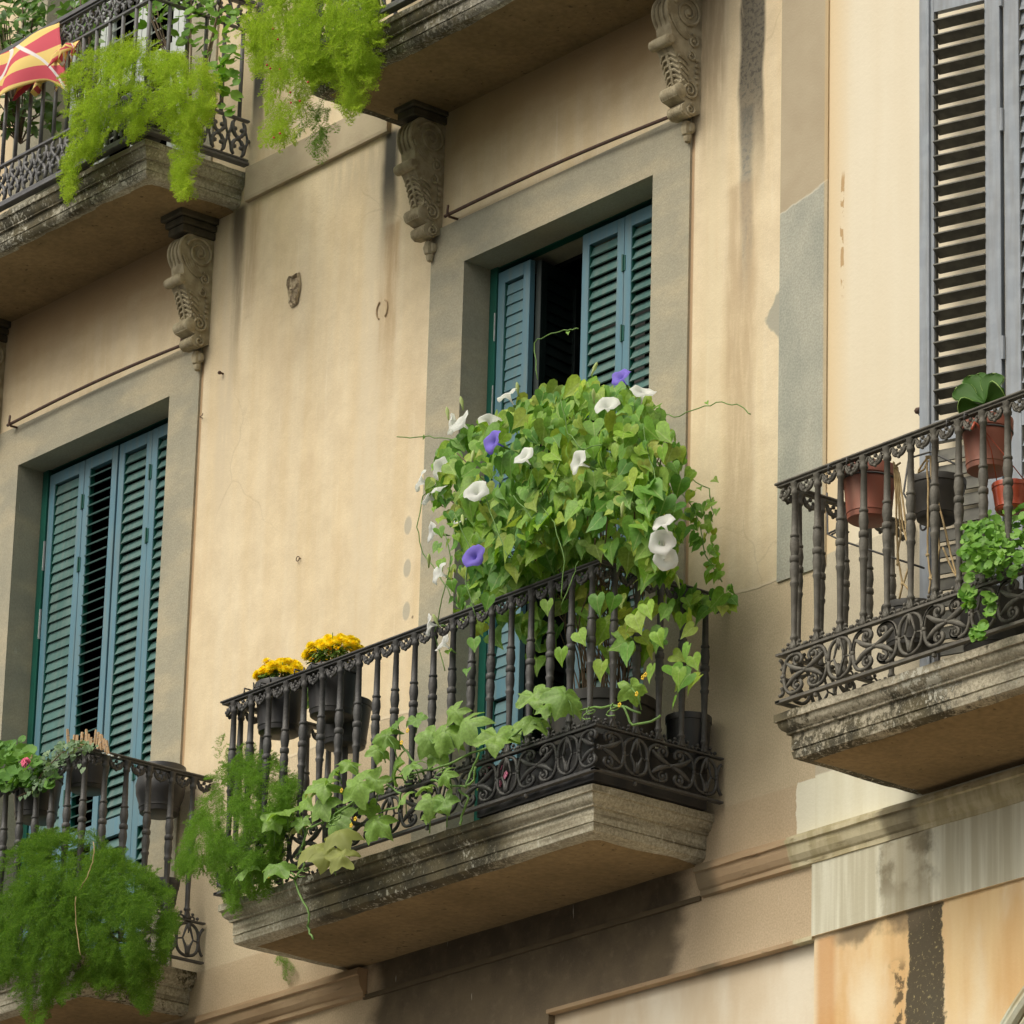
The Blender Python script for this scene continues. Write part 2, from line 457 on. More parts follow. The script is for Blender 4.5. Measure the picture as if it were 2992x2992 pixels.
def wall_b_material():
    g = G('weathered_cream_plaster')
    big = g.ss(g.noise(1.0, 4, sc=(1.1, 1.1, 0.8), off=(3, 0, 0)), 0.3, 0.7)
    streak = g.ss(g.noise(1.0, 5, sc=(8, 8, 0.5), off=(5, 0, 0)), 0.3, 0.7)
    paint = g.mix(big, (0.69, 0.615, 0.47), (0.72, 0.65, 0.51))
    paint = g.mix(g.mul(streak, 0.4), paint, (0.66, 0.56, 0.40))
    paint = g.mix(g.mul(g.ss(g.x, 2.34, 2.16), 0.65), paint, (0.66, 0.49, 0.27))
    dado = g.mix(g.ss(g.noise(3, 5), 0.3, 0.7), (0.55, 0.49, 0.37), (0.48, 0.42, 0.31))
    dado = g.mulc(dado, g.mix(g.ss(g.noise(140, 3), 0.3, 0.7), (0.9, 0.9, 0.9), (1.08, 1.08, 1.08)))
    edge = g.add(8.74, g.mul(g.sub(g.noise(3.0, 5, off=(2, 0, 0)), 0.5), 0.10))
    c = g.mix(g.ss(g.sub(g.z, edge), -0.003, 0.003), dado, paint)
    white = g.mix(g.ss(g.noise(1.0, 5, sc=(14, 14, 1.5)), 0.35, 0.65), (0.78, 0.75, 0.60), (0.72, 0.68, 0.52))
    tan = None
    xe = g.add(1.985, g.mul(g.sub(g.noise(9, 4), 0.5), 0.05))
    c = g.mix(g.ss(g.z, 7.80, 7.79), c, white)
    # grey white frieze under the moulding
    grime = g.ss(g.noise(1.0, 6, sc=(22, 22, 0.9), off=(1, 0, 0)), 0.35, 0.65)
    fz = g.mix(grime, (0.68, 0.66, 0.53), (0.50, 0.465, 0.34))
    c = g.mix(g.ss(g.z, 7.43, 7.42), c, fz)
    n1 = g.noise(1.0, 4, sc=(5, 5, 0.7), off=(11, 0, 0))
    org = g.mix(g.ss(n1, 0.35, 0.65), (0.76, 0.56, 0.30), (0.66, 0.42, 0.19))
    org = g.mix(g.mul(g.ss(g.noise(1.0, 5, sc=(3, 3, 1.2), off=(17, 0, 0)), 0.40, 0.65), 0.85), org, (0.80, 0.69, 0.49))
    c = g.mix(g.ss(g.z, 7.115, 7.11), c, org)
    # rust run at the joint
    c = g.mix(g.mul(g.mul(g.band(g.x, 2.17, 0.03, 0.05), g.ss(g.z, 7.11, 7.09)), 0.7), c, (0.55, 0.27, 0.09))
    # black lichen under the leaking ledge
    n2 = g.sub(g.noise(1.0, 6, sc=(4, 4, 2), off=(5, 0, 0), rough=0.65), 0.5)
    n2b = g.sub(g.noise(26, 5, off=(5, 3, 0), rough=0.7), 0.5)
    xx = g.add(g.add(g.x, g.mul(n2, 0.22)), g.mul(n2b, 0.06))
    f = g.mul(g.band(xx, 2.745, 0.105, 0.014), g.ss(g.z, 7.115, 7.105))
    lich = g.mix(g.ss(g.noise(55, 5, rough=0.7), 0.56, 0.68), (0.06, 0.05, 0.03), (0.42, 0.34, 0.16))
    c = g.mix(g.mul(f, 0.96), c, lich)
    f = g.mul(g.mul(g.band(xx, 2.575, 0.02, 0.02), g.ss(g.noise(20, 5, off=(8, 0, 0)), 0.45, 0.53)), g.ss(g.z, 6.95, 6.85))
    c = g.mix(g.mul(f, 0.9), c, (0.10, 0.07, 0.035))
    n4 = g.noise(7, 6, off=(3, 1, 0))
    f = g.mul(g.ss(g.add(g.z, g.mul(g.sub(n4, 0.5), 0.3)), 7.02, 7.10), g.mul(g.ss(g.z, 7.115, 7.105), g.band(g.x, 2.5, 0.2, 0.15)))
    c = g.mix(g.mul(f, 0.8), c, (0.13, 0.10, 0.06))
    f = g.mul(g.mul(g.band(xx, 2.68, 0.13, 0.06), g.ss(n4, 0.45, 0.62)), g.mul(g.ss(g.z, 7.12, 7.3), g.ss(g.z, 7.6, 7.5)))
    c = g.mix(g.mul(f, 0.85), c, (0.10, 0.085, 0.05))
    f = g.mul(g.band(xx, 2.66, 0.11, 0.05), g.mul(g.ss(g.z, 7.10, 7.12), g.ss(g.z, 7.45, 7.4)))
    c = g.mix(g.mul(f, 0.55), c, (0.24, 0.20, 0.12))
    # flaked paint near the joint
    f = g.mul(g.mul(g.band(g.add(g.x, g.mul(n2, 0.05)), 2.245, 0.008, 0.004), g.ss(g.noise(14, 4, off=(2, 9, 0)), 0.45, 0.5)), g.mul(g.ss(g.z, 9.85, 9.9), g.ss(g.z, 10.45, 10.4)))
    c = g.mix(g.mul(f, 0.85), c, (0.42, 0.26, 0.11))
    h = g.add(g.mul(g.noise(60, 5), 0.4), g.mul(g.noise(4, 4), 1.4))
    g.bump(h, 0.4, 0.006)
    return g.out(c, 0.9)

def surround_material():
    g = G('grey_cement_render')
    a = g.mix(g.ss(g.noise(2.0, 6, off=(3, 0, 0)), 0.33, 0.67), (0.385, 0.35, 0.258), (0.30, 0.285, 0.22))
    a = g.mix(g.mul(g.ss(g.noise(1.0, 4, sc=(2, 2, 5)), 0.45, 0.7), 0.6), a, (0.50, 0.42, 0.28))
    a = g.mulc(a, g.mix(g.ss(g.noise(110, 4, rough=0.7), 0.3, 0.7), (0.88, 0.88, 0.87), (1.07, 1.07, 1.07)))
    sc = g.ss(g.noise(1.0, 2, sc=(90, 90, 9)), 0.74, 0.77)
    a = g.mix(g.mul(sc, 0.5), a, (0.6, 0.57, 0.48))
    g.bump(g.noise(80, 5, rough=0.7), 0.5, 0.006)
    return g.out(a, 0.92)

def pilaster_material():
    g = G('repaired_pilaster_render')
    tan = g.mix(g.ss(g.noise(3, 6), 0.3, 0.7), (0.43, 0.36, 0.25), (0.38, 0.31, 0.21))
    gry = g.mix(g.ss(g.noise(7, 6, sc=(1, 1, 0.5)), 0.3, 0.7), (0.40, 0.39, 0.32), (0.31, 0.315, 0.265))
    gry = g.mulc(gry, g.mix(g.ss(g.noise(110, 4), 0.3, 0.7), (0.85, 0.85, 0.85), (1.1, 1.1, 1.1)))
    e = g.add(g.add(10.37, g.mul(g.sub(g.x, 1.86), 0.16)), g.mul(g.sub(g.noise(4, 5), 0.5), 0.10))
    c = g.mix(g.ss(g.sub(g.z, e), -0.003, 0.003), gry, tan)
    rim = g.band(g.sub(g.z, e), 0.0, 0.002, 0.006)
    c = g.mix(g.mul(rim, 0.35), c, (0.5, 0.47, 0.38))
    c = g.mix(g.mul(g.band(g.x, 2.15, 0.006, 0.012), 0.5), c, (0.55, 0.38, 0.18))
    g.bump(g.add(g.mul(g.noise(90, 5), 0.6), g.ss(g.sub(g.z, e), 0.004, -0.004)), 0.4, 0.005)
    return g.out(c, 0.9)

def slab_material(name, seed, dirt=0.5, tint=(0.44, 0.41, 0.32), where=None):
    g = G(name)
    c = g.mix(g.ss(g.noise(5, 5, off=(seed, 0, 0)), 0.3, 0.7), tint, tuple(v * 0.8 for v in tint))
    pat = g.noise(1.0, 4, sc=(1.6, 1.6, 3.0), off=(seed * 3, 1, 0))
    fine = g.noise(38, 6, rough=0.75, sc=(1, 1, 0.8), off=(0, seed, 0))
    f = g.ss(g.add(g.mul(pat, 0.55), g.mul(fine, 0.45)), 0.53 - dirt * 0.02, 0.44 - dirt * 0.02)
    f = g.ss(g.add(g.mul(g.sub(pat, 0.5), 1.1), g.mul(g.sub(fine, 0.5), 1.0)), 0.06 - 0.22 * dirt, 0.12 - 0.16 * dirt + 0.05)
    if where:
        f = g.mul(f, g.mul(g.band(g.x, where[0], where[1], 0.35), g.ss(g.y, -0.50, -0.56)))
    c = g.mulc(c, g.mix(g.ss(g.noise(75, 4, rough=0.75, off=(seed, 2, 1)), 0.35, 0.65), (0.70, 0.69, 0.66), (1.22, 1.22, 1.2)))
    gl = g.ss(g.noise(1.0, 4, sc=(2, 2, 30), off=(seed, 4, 0)), 0.5, 0.7)
    c = g.mix(g.mul(gl, 0.65), c, (0.13, 0.105, 0.06))
    c = g.mix(g.mul(f, 0.92), c, g.mix(g.ss(g.noise(9, 3), 0.4, 0.6), (0.035, 0.03, 0.015), (0.08, 0.065, 0.03)))
    f2 = g.ss(g.add(fine, g.mul(g.sub(g.noise(2.5, 3, off=(seed, 7, 0)), 0.5), 0.6)), 0.57, 0.66)
    c = g.mix(g.mul(f2, 0.75), c, (0.62, 0.60, 0.50))
    g.bump(g.add(g.noise(40, 6, rough=0.7), g.mul(g.noise(8, 4), 0.4)), 0.45, 0.005)
    return g.out(c, 0.95)

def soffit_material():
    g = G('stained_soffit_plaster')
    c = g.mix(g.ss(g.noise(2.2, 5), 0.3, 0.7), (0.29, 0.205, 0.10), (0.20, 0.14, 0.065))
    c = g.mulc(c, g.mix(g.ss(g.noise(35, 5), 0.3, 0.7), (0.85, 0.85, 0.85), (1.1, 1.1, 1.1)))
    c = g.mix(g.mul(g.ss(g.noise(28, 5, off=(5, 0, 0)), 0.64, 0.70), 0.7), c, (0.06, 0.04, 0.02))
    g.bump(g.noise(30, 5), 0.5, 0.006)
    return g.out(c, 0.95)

def moulding_material():
    g = G('run_moulding_plaster')
    tan = g.mix(g.ss(g.noise(1.0, 5, sc=(3, 3, 1)), 0.3, 0.7), (0.46, 0.33, 0.20), (0.38, 0.26, 0.15))
    gr = g.mix(g.ss(g.noise(1.0, 5, sc=(20, 20, 3)), 0.35, 0.65), (0.56, 0.50, 0.33), (0.42, 0.36, 0.21))
    c = g.mix(g.ss(g.add(g.x, g.mul(g.sub(g.noise(8, 4), 0.5), 0.04)), 1.98, 1.99), tan, gr)
    d = g.ss(g.noise(1.0, 6, sc=(6, 30, 30), rough=0.7), 0.58, 0.70)
    c = g.mix(g.mul(d, 0.55), c, (0.13, 0.095, 0.05))
    c = g.mix(g.mul(g.band(g.add(g.x, g.mul(g.sub(g.noise(7, 5), 0.5), 0.2)), 2.66, 0.06, 0.08), 0.75), c, (0.12, 0.10, 0.06))
    c = g.mix(g.mul(g.band(g.x, 1.46, 0.03, 0.08), 0.8), c, (0.16, 0.13, 0.08))  # shadow patch painted at the moulding's free end
    g.bump(g.noise(50, 5), 0.4, 0.004)
    return g.out(c, 0.9)

M = {}
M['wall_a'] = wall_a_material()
M['wall_b'] = wall_b_material()
M['surround'] = surround_material()
M['pilaster'] = pilaster_material()
M['slab_c'] = slab_material('lichened_concrete_middle', 1.3, 1.35, (0.44, 0.405, 0.31), (0.18, 0.55))
M['slab_r'] = slab_material('lichened_concrete_right', 4.1, 0.6, (0.42, 0.38, 0.29))
M['slab_l'] = slab_material('lichened_concrete_low', 7.7, 0.15)
M['slab_u'] = slab_material('lichened_concrete_top', 2.2, 0.85, (0.42, 0.40, 0.32), (-3.6, 1.25))
M['slab_v'] = slab_material('lichened_concrete_high', 9.2, 0.95, (0.30, 0.285, 0.24))
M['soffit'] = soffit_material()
M['moulding'] = moulding_material()
M['pale_wall'] = simple('washed_pale_plaster', (0.76, 0.68, 0.54), (0.66, 0.54, 0.38), 2.0, 0.9, 0.3, 40, sc=(2, 2, 0.6))
M['iron'] = simple('old_painted_iron', (0.066, 0.065, 0.064), (0.045, 0.044, 0.044), 25, 0.55, 0.5, 90)
M['iron_rust'] = simple('weathered_olive_iron', (0.125, 0.115, 0.092), (0.078, 0.072, 0.057), 22, 0.65, 0.5, 90)
M['iron_blue'] = simple('blue_grey_iron', (0.125, 0.125, 0.13), (0.095, 0.095, 0.10), 20, 0.5, 0.3, 90)
M['rust_rod'] = simple('rusty_rod', (0.075, 0.045, 0.035), (0.11, 0.06, 0.04), 40, 0.8)
M['stone'] = simple('carved_stone', (0.36, 0.31, 0.21), (0.24, 0.20, 0.125), 18, 0.9, 0.5, 60)
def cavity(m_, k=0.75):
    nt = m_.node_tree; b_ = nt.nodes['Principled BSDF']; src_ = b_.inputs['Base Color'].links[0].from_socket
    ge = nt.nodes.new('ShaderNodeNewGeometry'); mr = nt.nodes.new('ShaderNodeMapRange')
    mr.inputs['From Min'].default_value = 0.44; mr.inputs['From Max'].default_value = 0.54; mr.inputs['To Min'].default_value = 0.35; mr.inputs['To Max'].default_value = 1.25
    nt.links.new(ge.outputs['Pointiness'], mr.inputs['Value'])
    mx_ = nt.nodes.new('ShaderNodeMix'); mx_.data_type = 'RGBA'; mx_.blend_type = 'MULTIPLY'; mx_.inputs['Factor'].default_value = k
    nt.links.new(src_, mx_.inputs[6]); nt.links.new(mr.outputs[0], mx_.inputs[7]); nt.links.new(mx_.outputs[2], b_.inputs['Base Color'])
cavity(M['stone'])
M['stone_dark'] = simple('dark_stone', (0.085, 0.072, 0.045), (0.05, 0.042, 0.028), 14, 0.9, 0.5, 60)  # darker tone for the blocks at the bracket top
M['blue'] = simple('blue_green_gloss_paint', (0.095, 0.215, 0.28), (0.085, 0.195, 0.255), 5, 0.35)
M['green'] = simple('dark_green_gloss_paint', (0.010, 0.095, 0.07), (0.008, 0.075, 0.055), 5, 0.3)
M['green_shaded'] = simple('room_shaded_green_paint', (0.008, 0.020, 0.018), (0.006, 0.015, 0.013), 5, 0.5)  # shutter green with the room's shade mixed into the colour
M['slat'] = simple('green_grey_slat_paint', (0.085, 0.18, 0.17), (0.06, 0.135, 0.125), 5, 0.4)
M['slat_blue'] = simple('blue_slat_paint', (0.11, 0.225, 0.265), (0.095, 0.20, 0.24), 5, 0.4)
def grime(m_, colr, k=0.35, sc=(40, 40, 3)):
    nt = m_.node_tree; b_ = nt.nodes['Principled BSDF']; src_ = b_.inputs['Base Color'].links[0].from_socket
    ge = nt.nodes.new('ShaderNodeNewGeometry'); mp = nt.nodes.new('ShaderNodeMapping'); mp.inputs['Scale'].default_value = sc
    nz = nt.nodes.new('ShaderNodeTexNoise'); nz.inputs['Scale'].default_value = 1.0; nz.inputs['Detail'].default_value = 6
    mr = nt.nodes.new('ShaderNodeMapRange'); mr.inputs['From Min'].default_value = 0.42; mr.inputs['From Max'].default_value = 0.72; mr.inputs['To Max'].default_value = k
    nt.links.new(ge.outputs['Position'], mp.inputs[0]); nt.links.new(mp.outputs[0], nz.inputs['Vector']); nt.links.new(nz.outputs['Fac'], mr.inputs['Value'])
    mx_ = nt.nodes.new('ShaderNodeMix'); mx_.data_type = 'RGBA'; mx_.inputs[7].default_value = (*colr, 1)
    nt.links.new(mr.outputs[0], mx_.inputs['Factor']); nt.links.new(src_, mx_.inputs[6]); nt.links.new(mx_.outputs[2], b_.inputs['Base Color'])
for k_ in ('blue', 'slat', 'slat_blue'): grime(M[k_], (0.17, 0.21, 0.19), 0.55)
for k_ in ('iron', 'iron_rust', 'iron_blue'): grime(M[k_], (0.13, 0.10, 0.075), 0.15, (30, 30, 12))
M['dark'] = simple('unlit_room', (0.012, 0.011, 0.011), (0.02, 0.018, 0.017), 3, 0.9)
M['grey_paint'] = simple('blue_grey_paint', (0.29, 0.32, 0.36), (0.24, 0.27, 0.31), 12, 0.6, 0.15, 60)
M['grey_slat'] = simple('shaded_slat', (0.14, 0.135, 0.11), (0.09, 0.088, 0.075), 16, 0.8)  # shade of the slat undersides put into the colour
M['grey_slat2'] = simple('worn_grey_slat', (0.25, 0.275, 0.31), (0.15, 0.165, 0.18), 14, 0.7, 0.3, 50, sc=(1, 1, 3))
grime(M['grey_paint'], (0.16, 0.15, 0.13), 0.5)
M['white_paint'] = simple('white_grey_paint', (0.56, 0.60, 0.58), (0.48, 0.52, 0.50), 8, 0.6)
M['black_plastic'] = simple('black_plastic', (0.022, 0.022, 0.025), (0.03, 0.03, 0.032), 9, 0.45)
M['black_dusty'] = simple('dusty_black_plastic', (0.022, 0.021, 0.019), (0.034, 0.032, 0.027), 9, 0.55)
M['terracotta'] = simple('terracotta_plastic', (0.33, 0.105, 0.065), (0.28, 0.088, 0.055), 6, 0.55)
for k_, kk in (('black_plastic', 0.10), ('black_dusty', 0.12), ('terracotta', 0.35)): grime(M[k_], (0.22, 0.18, 0.13), kk, (14, 14, 5))
M['red_plastic'] = simple('red_brown_gloss_plastic', (0.40, 0.075, 0.035), (0.36, 0.065, 0.03), 6, 0.25)
M['soil'] = simple('dark_soil', (0.035, 0.025, 0.018), (0.05, 0.035, 0.025), 40, 0.95, 0.6, 80)
M['straw'] = simple('dry_jute', (0.52, 0.39, 0.20), (0.40, 0.28, 0.13), 30, 0.8)
M['hinge_white'] = simple('bright_hinge_metal', (0.5, 0.5, 0.5), (0.4, 0.4, 0.4), 20, 0.4)
M['white_bag'] = simple('white_blue_sheet', (0.55, 0.56, 0.68), (0.40, 0.42, 0.58), 22, 0.5)
M['peg'] = simple('pale_wood', (0.50, 0.34, 0.19), (0.40, 0.26, 0.14), 25, 0.7)
M['asphalt'] = simple('street_asphalt', (0.055, 0.055, 0.055), (0.045, 0.045, 0.045), 3, 0.9, 0.3, 60)
M['paving'] = simple('pale_paving', (0.34, 0.32, 0.28), (0.27, 0.25, 0.22), 2, 0.9, 0.2, 30)

# ------------------------------------------------------------------ ground
g_ = MB().add([(-300, -300, 0), (300, -300, 0), (300, 300, 0), (-300, 300, 0)], [(0, 1, 2, 3)])
tag(g_.build('street', M['asphalt']), kind='structure')
g_ = MB().box(-60, 60, -3.2, -0.02, 0.004, 0.13)
tag(g_.build('pavement', M['paving']), kind='structure')

# ------------------------------------------------------------------ facade
def wall_face(x0, x1, z0, z1, holes, y=0.0, thick=0.35):
    """plaster face with rectangular openings, reveals going back"""
    xs = sorted({x0, x1, *[h[0] for h in holes], *[h[1] for h in holes]})
    zs = sorted({z0, z1, *[h[2] for h in holes], *[h[3] for h in holes]})
    mb = MB()
    def hole(cx, cz): return any(h[0] < cx < h[1] and h[2] < cz < h[3] for h in holes)
    for i in range(len(xs) - 1):
        for j in range(len(zs) - 1):
            cx, cz = (xs[i] + xs[i+1]) / 2, (zs[j] + zs[j+1]) / 2
            if hole(cx, cz): continue
            mb.add([(xs[i], y, zs[j]), (xs[i+1], y, zs[j]), (xs[i+1], y, zs[j+1]), (xs[i], y, zs[j+1])], [(0, 1, 2, 3)])
    for h in holes:
        a, b, c, d = h[:4]
        for q in ([(a, y, c), (a, y, d), (a, y+thick, d), (a, y+thick, c)],
                  [(b, y, c), (b, y+thick, c), (b, y+thick, d), (b, y, d)],
                  [(a, y, d), (b, y, d), (b, y+thick, d), (a, y+thick, d)],
                  [(a, y, c), (a, y+thick, c), (b, y+thick, c), (b, y, c)]):
            mb.add(q, [(0, 1, 2, 3)])
    # crown, back and ends so that it is a solid block
    mb.add([(x0, y, z1), (x1, y, z1), (x1, 9, z1), (x0, 9, z1)], [(0, 1, 2, 3)])
    mb.add([(x0, 9, z0), (x1, 9, z0), (x1, 9, z1), (x0, 9, z1)], [(0, 1, 2, 3)])
    for x in (x0, x1):
        mb.add([(x, y, z0), (x, 9, z0), (x, 9, z1), (x, y, z1)], [(0, 1, 2, 3)])
    return mb

OPW = 0.672           # half width of door opening
BAYS = (0.339, -3.353)
bldA = thing('apartment_building', 'ochre plastered apartment building with grey door surrounds and blue green shutters', 'building', (0, 0, 0))
JOINT = 2.098
holes = []
for bx in BAYS: holes.append((bx - OPW - 0.02, bx + OPW + 0.02, 7.74, 10.85))
holes.append((BAYS[1] - OPW - 0.02, BAYS[1] + OPW + 0.02, 11.86, 14.95))
holes.append((BAYS[0] - OPW - 0.02, BAYS[0] + OPW + 0.02, 11.86, 14.95))
holes.append((0.41, JOINT, 4.0, 7.115))
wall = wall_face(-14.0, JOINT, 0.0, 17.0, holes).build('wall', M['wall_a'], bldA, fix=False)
# recessed pale panel below the ledge
MB().box(0.40, JOINT + 0.01, 0.035, 0.3, 3.9, 7.13).build('lower_panel', M['pale_wall'], bldA)

def surround(bx, z0, z1, o=0.252, top=0.225):
    mb = MB()
    a, b = bx - OPW, bx + OPW
    yp = -0.012
    yb = 0.33
    def pr(poly, q0, q1):
        n = len(poly)
        mb.add([(x, q0, z) for x, z in poly] + [(x, q1, z) for x, z in poly],
               [tuple(range(n)), tuple(range(2*n-1, n-1, -1))] + [(i, i+n, (i+1) % n + n, (i+1) % n) for i in range(n)])
    pr([(a - o, z0), (a, z0), (a, z1), (a - o, z1)], yp, 0.03)
    pr([(b, z0), (b + o, z0), (b + o, z1), (b, z1)], yp, 0.03)
    pr([(a - o, z1), (b + o, z1), (b + o, z1 + top), (a - o, z1 + top)], yp, 0.03)
    # reveal lining
    pr([(a - 0.015, z0), (a, z0), (a, z1), (a - 0.015, z1)], 0.03, yb)
    pr([(b, z0), (b + 0.015, z0), (b + 0.015, z1), (b, z1)], 0.03, yb)
    pr([(a - 0.015, z1), (b + 0.015, z1), (b + 0.015, z1 + 0.015), (a - 0.015, z1 + 0.015)], 0.03, yb)
    pr([(a, z0 - 0.01), (b, z0 - 0.01), (b, z0 + 0.01), (a, z0 + 0.01)], 0.0, yb)
    s = mb.build('door_surround', M['surround'], bldA)
    # unlit room behind
    rm = MB()
    x0, x1, y0, y1, q0, q1 = a - 0.6, b + 0.6, 0.36, 3.0, z0 - 0.05, z1 + 0.15
    vs = [(x, y, z) for x in (x0, x1) for y in (y0, y1) for z in (q0, q1)]
    rm.add(vs, [(0,1,3,2), (4,6,7,5), (2,3,7,6), (0,2,6,4), (1,5,7,3)])
    # front return round the opening
    for u0, u1, w0, w1 in ((x0, a, q0, q1), (b, x1, q0, q1), (a, b, z1, q1), (a, b, q0, z0)):
        rm.add([(u0, y0, w0), (u1, y0, w0), (u1, y0, w1), (u0, y0, w1)], [(0, 1, 2, 3)])
    rm.build('room_interior', M['dark'], bldA, fix=False)
    return s
for bx in BAYS:
    surround(bx, 7.76, 10.822)
    surround(bx, 11.88, 14.90)

# string course between the upper slabs
SCM = simple('string_course_render', (0.46, 0.39, 0.27), (0.39, 0.32, 0.22), 4, 0.9, 0.4, 80)
for x0, x1 in ((-14, -4.60), (-2.10, -0.95), (1.62, 1.853)):
    MB().prism([(0.02, 11.685), (-0.025, 11.685), (-0.028, 11.70), (-0.028, 11.865), (-0.015, 11.875), (0.02, 11.875)], x0, x1).build('string_course', SCM, bldA)
# pilaster strip near the party wall
MB().box(1.858, 2.158, -0.008, 0.03, 8.69, 17.0).build('pilaster', M['pilaster'], bldA)
# run moulding below balcony level
def mould(x0, x1, parent):
    prof = [(0.0, 7.545), (-0.052, 7.545), (-0.052, 7.532), (-0.062, 7.530), (-0.062, 7.512), (-0.050, 7.508),
            (-0.048, 7.490), (-0.042, 7.465), (-0.030, 7.445), (-0.022, 7.438), (-0.022, 7.418), (0.0, 7.412)]
    n = max(2, int((x1 - x0) / 0.05))
    mb = MB(); k = len(prof)
    for i in range(n + 1):
        x = x0 + (x1 - x0) * i / n
        mb.v += [(x, y + 0.003 * noise.noise(Vector((x * 6, y * 40, z * 30))), z + 0.003 * noise.noise(Vector((x * 5, 3, z * 20)))) for y, z in prof]
    for i in range(n):
        for j in range(k - 1):
            mb.f.append((i*k + j, (i+1)*k + j, (i+1)*k + j + 1, i*k + j + 1))
    mb.f.append(tuple(range(k))); mb.f.append(tuple(n*k + j for j in range(k - 1, -1, -1)))
    return mb.build('run_moulding', M['moulding'], parent)
mould(-2.13, -0.885, bldA)
mould(1.415, JOINT, bldA)
# flat ledge lip over the recessed lower wall
MB().box(0.41, JOINT, -0.014, 0.03, 7.10, 7.117).build('ledge', M['moulding'], bldA)
# faint fillet under the soffit line, its tone holding stain and painted shade
MB().box(-0.9, 1.40, -0.012, 0.02, 7.405, 7.425).build('fillet', simple('dark_fillet', (0.12, 0.09, 0.05), None, 6, 0.9), bldA)

# broken hole in the plaster
def crater():
    c = at(862, 849, 0)
    mb = MB(); n = 26; rings = [(1.0, -0.003), (0.93, -0.012), (0.8, -0.004), (0.72, 0.0), (0.55, -0.006), (0.3, -0.002), (0.0, -0.008)]
    for ri, (r_, dy) in enumerate(rings):
        for k in range(n):
            a = 2 * PI * k / n
            w = 1 + 0.5 * noise.noise(Vector((math.cos(a) * 1.6 + 3, math.sin(a) * 1.6, ri * 0.25)))
            mb.v.append((c.x + 0.062 * r_ * w * math.cos(a), dy - 0.003 + 0.012 * noise.noise(Vector((a * 3, ri * 2.3, 1))) * (r_ > 0 and r_ < 1),
                         c.z + 0.092 * r_ * w * math.sin(a)))
    for i in range(len(rings) - 1):
        for k in range(n):
            k2 = (k + 1) % n
            mb.f.append((i*n+k, i*n+k2, (i+1)*n+k2, (i+1)*n+k))
    mb.build('plaster_patch', simple('broken_plaster', (0.50, 0.41, 0.28), (0.24, 0.185, 0.12), 28, 0.95, 0.9, 50), bldA)
crater()
mb = MB(); c = at(1118, 905, 0)
for s_ in (-1, 1):
    mb.tube([c + Vector((s_ * 0.012 + 0.03 * math.cos(a) * s_, -0.004, 0.045 * math.sin(a))) for a in np.linspace(-1.2, 1.3, 8)], 0.004, 5)
mb.build('plaster_scar', simple('old_scar', (0.46, 0.34, 0.21), None, 20, 0.95), bldA)

# ------------------------------------------------------------------ right building
bldB = thing('neighbouring_building', 'pale cream plastered building with orange lower wall and tall grey shutters', 'building', (0, 0, 0))
OB0, OB1 = 3.70, 5.10
wall_face(JOINT, 12.0, 0.0, 17.0, [(OB0, OB1, 7.74, 11.25)], thick=0.45).build('wall', M['wall_b'], bldB, fix=False)
mould(JOINT, 12.0, bldB)
MB().box(JOINT, 12.0, -0.016, 0.01, 7.112, 7.424).build('frieze_band', M['wall_b'], bldB)
rm = MB()
vs = [(x, y, z) for x in (OB0 - 0.4, OB1 + 0.4) for y in (0.46, 3.0) for z in (7.7, 11.4)]
rm.add(vs, [(0,1,3,2), (4,6,7,5), (2,3,7,6), (0,2,6,4), (1,5,7,3)])
rm.build('room_interior', M['dark'], bldB, fix=False)
# arched moulding seen in the lower right corner
mb = MB()
for k, (w, yy, rr) in enumerate(((0.0, -0.03, 0.018), (0.045, -0.045, 0.026), (0.10, -0.035, 0.02))):
    pts = []
    for a in np.linspace(0.15, 1.25, 20):
        pts.append((3.98 - (1.02 - w) * math.cos(a), yy, 5.86 + (1.02 - w) * math.sin(a)))
    mb.tube(pts, rr, 8)
mb.build('arched_moulding', simple('pale_green_moulding', (0.52, 0.53, 0.42), (0.42, 0.36, 0.22), 9, 0.8), bldB)

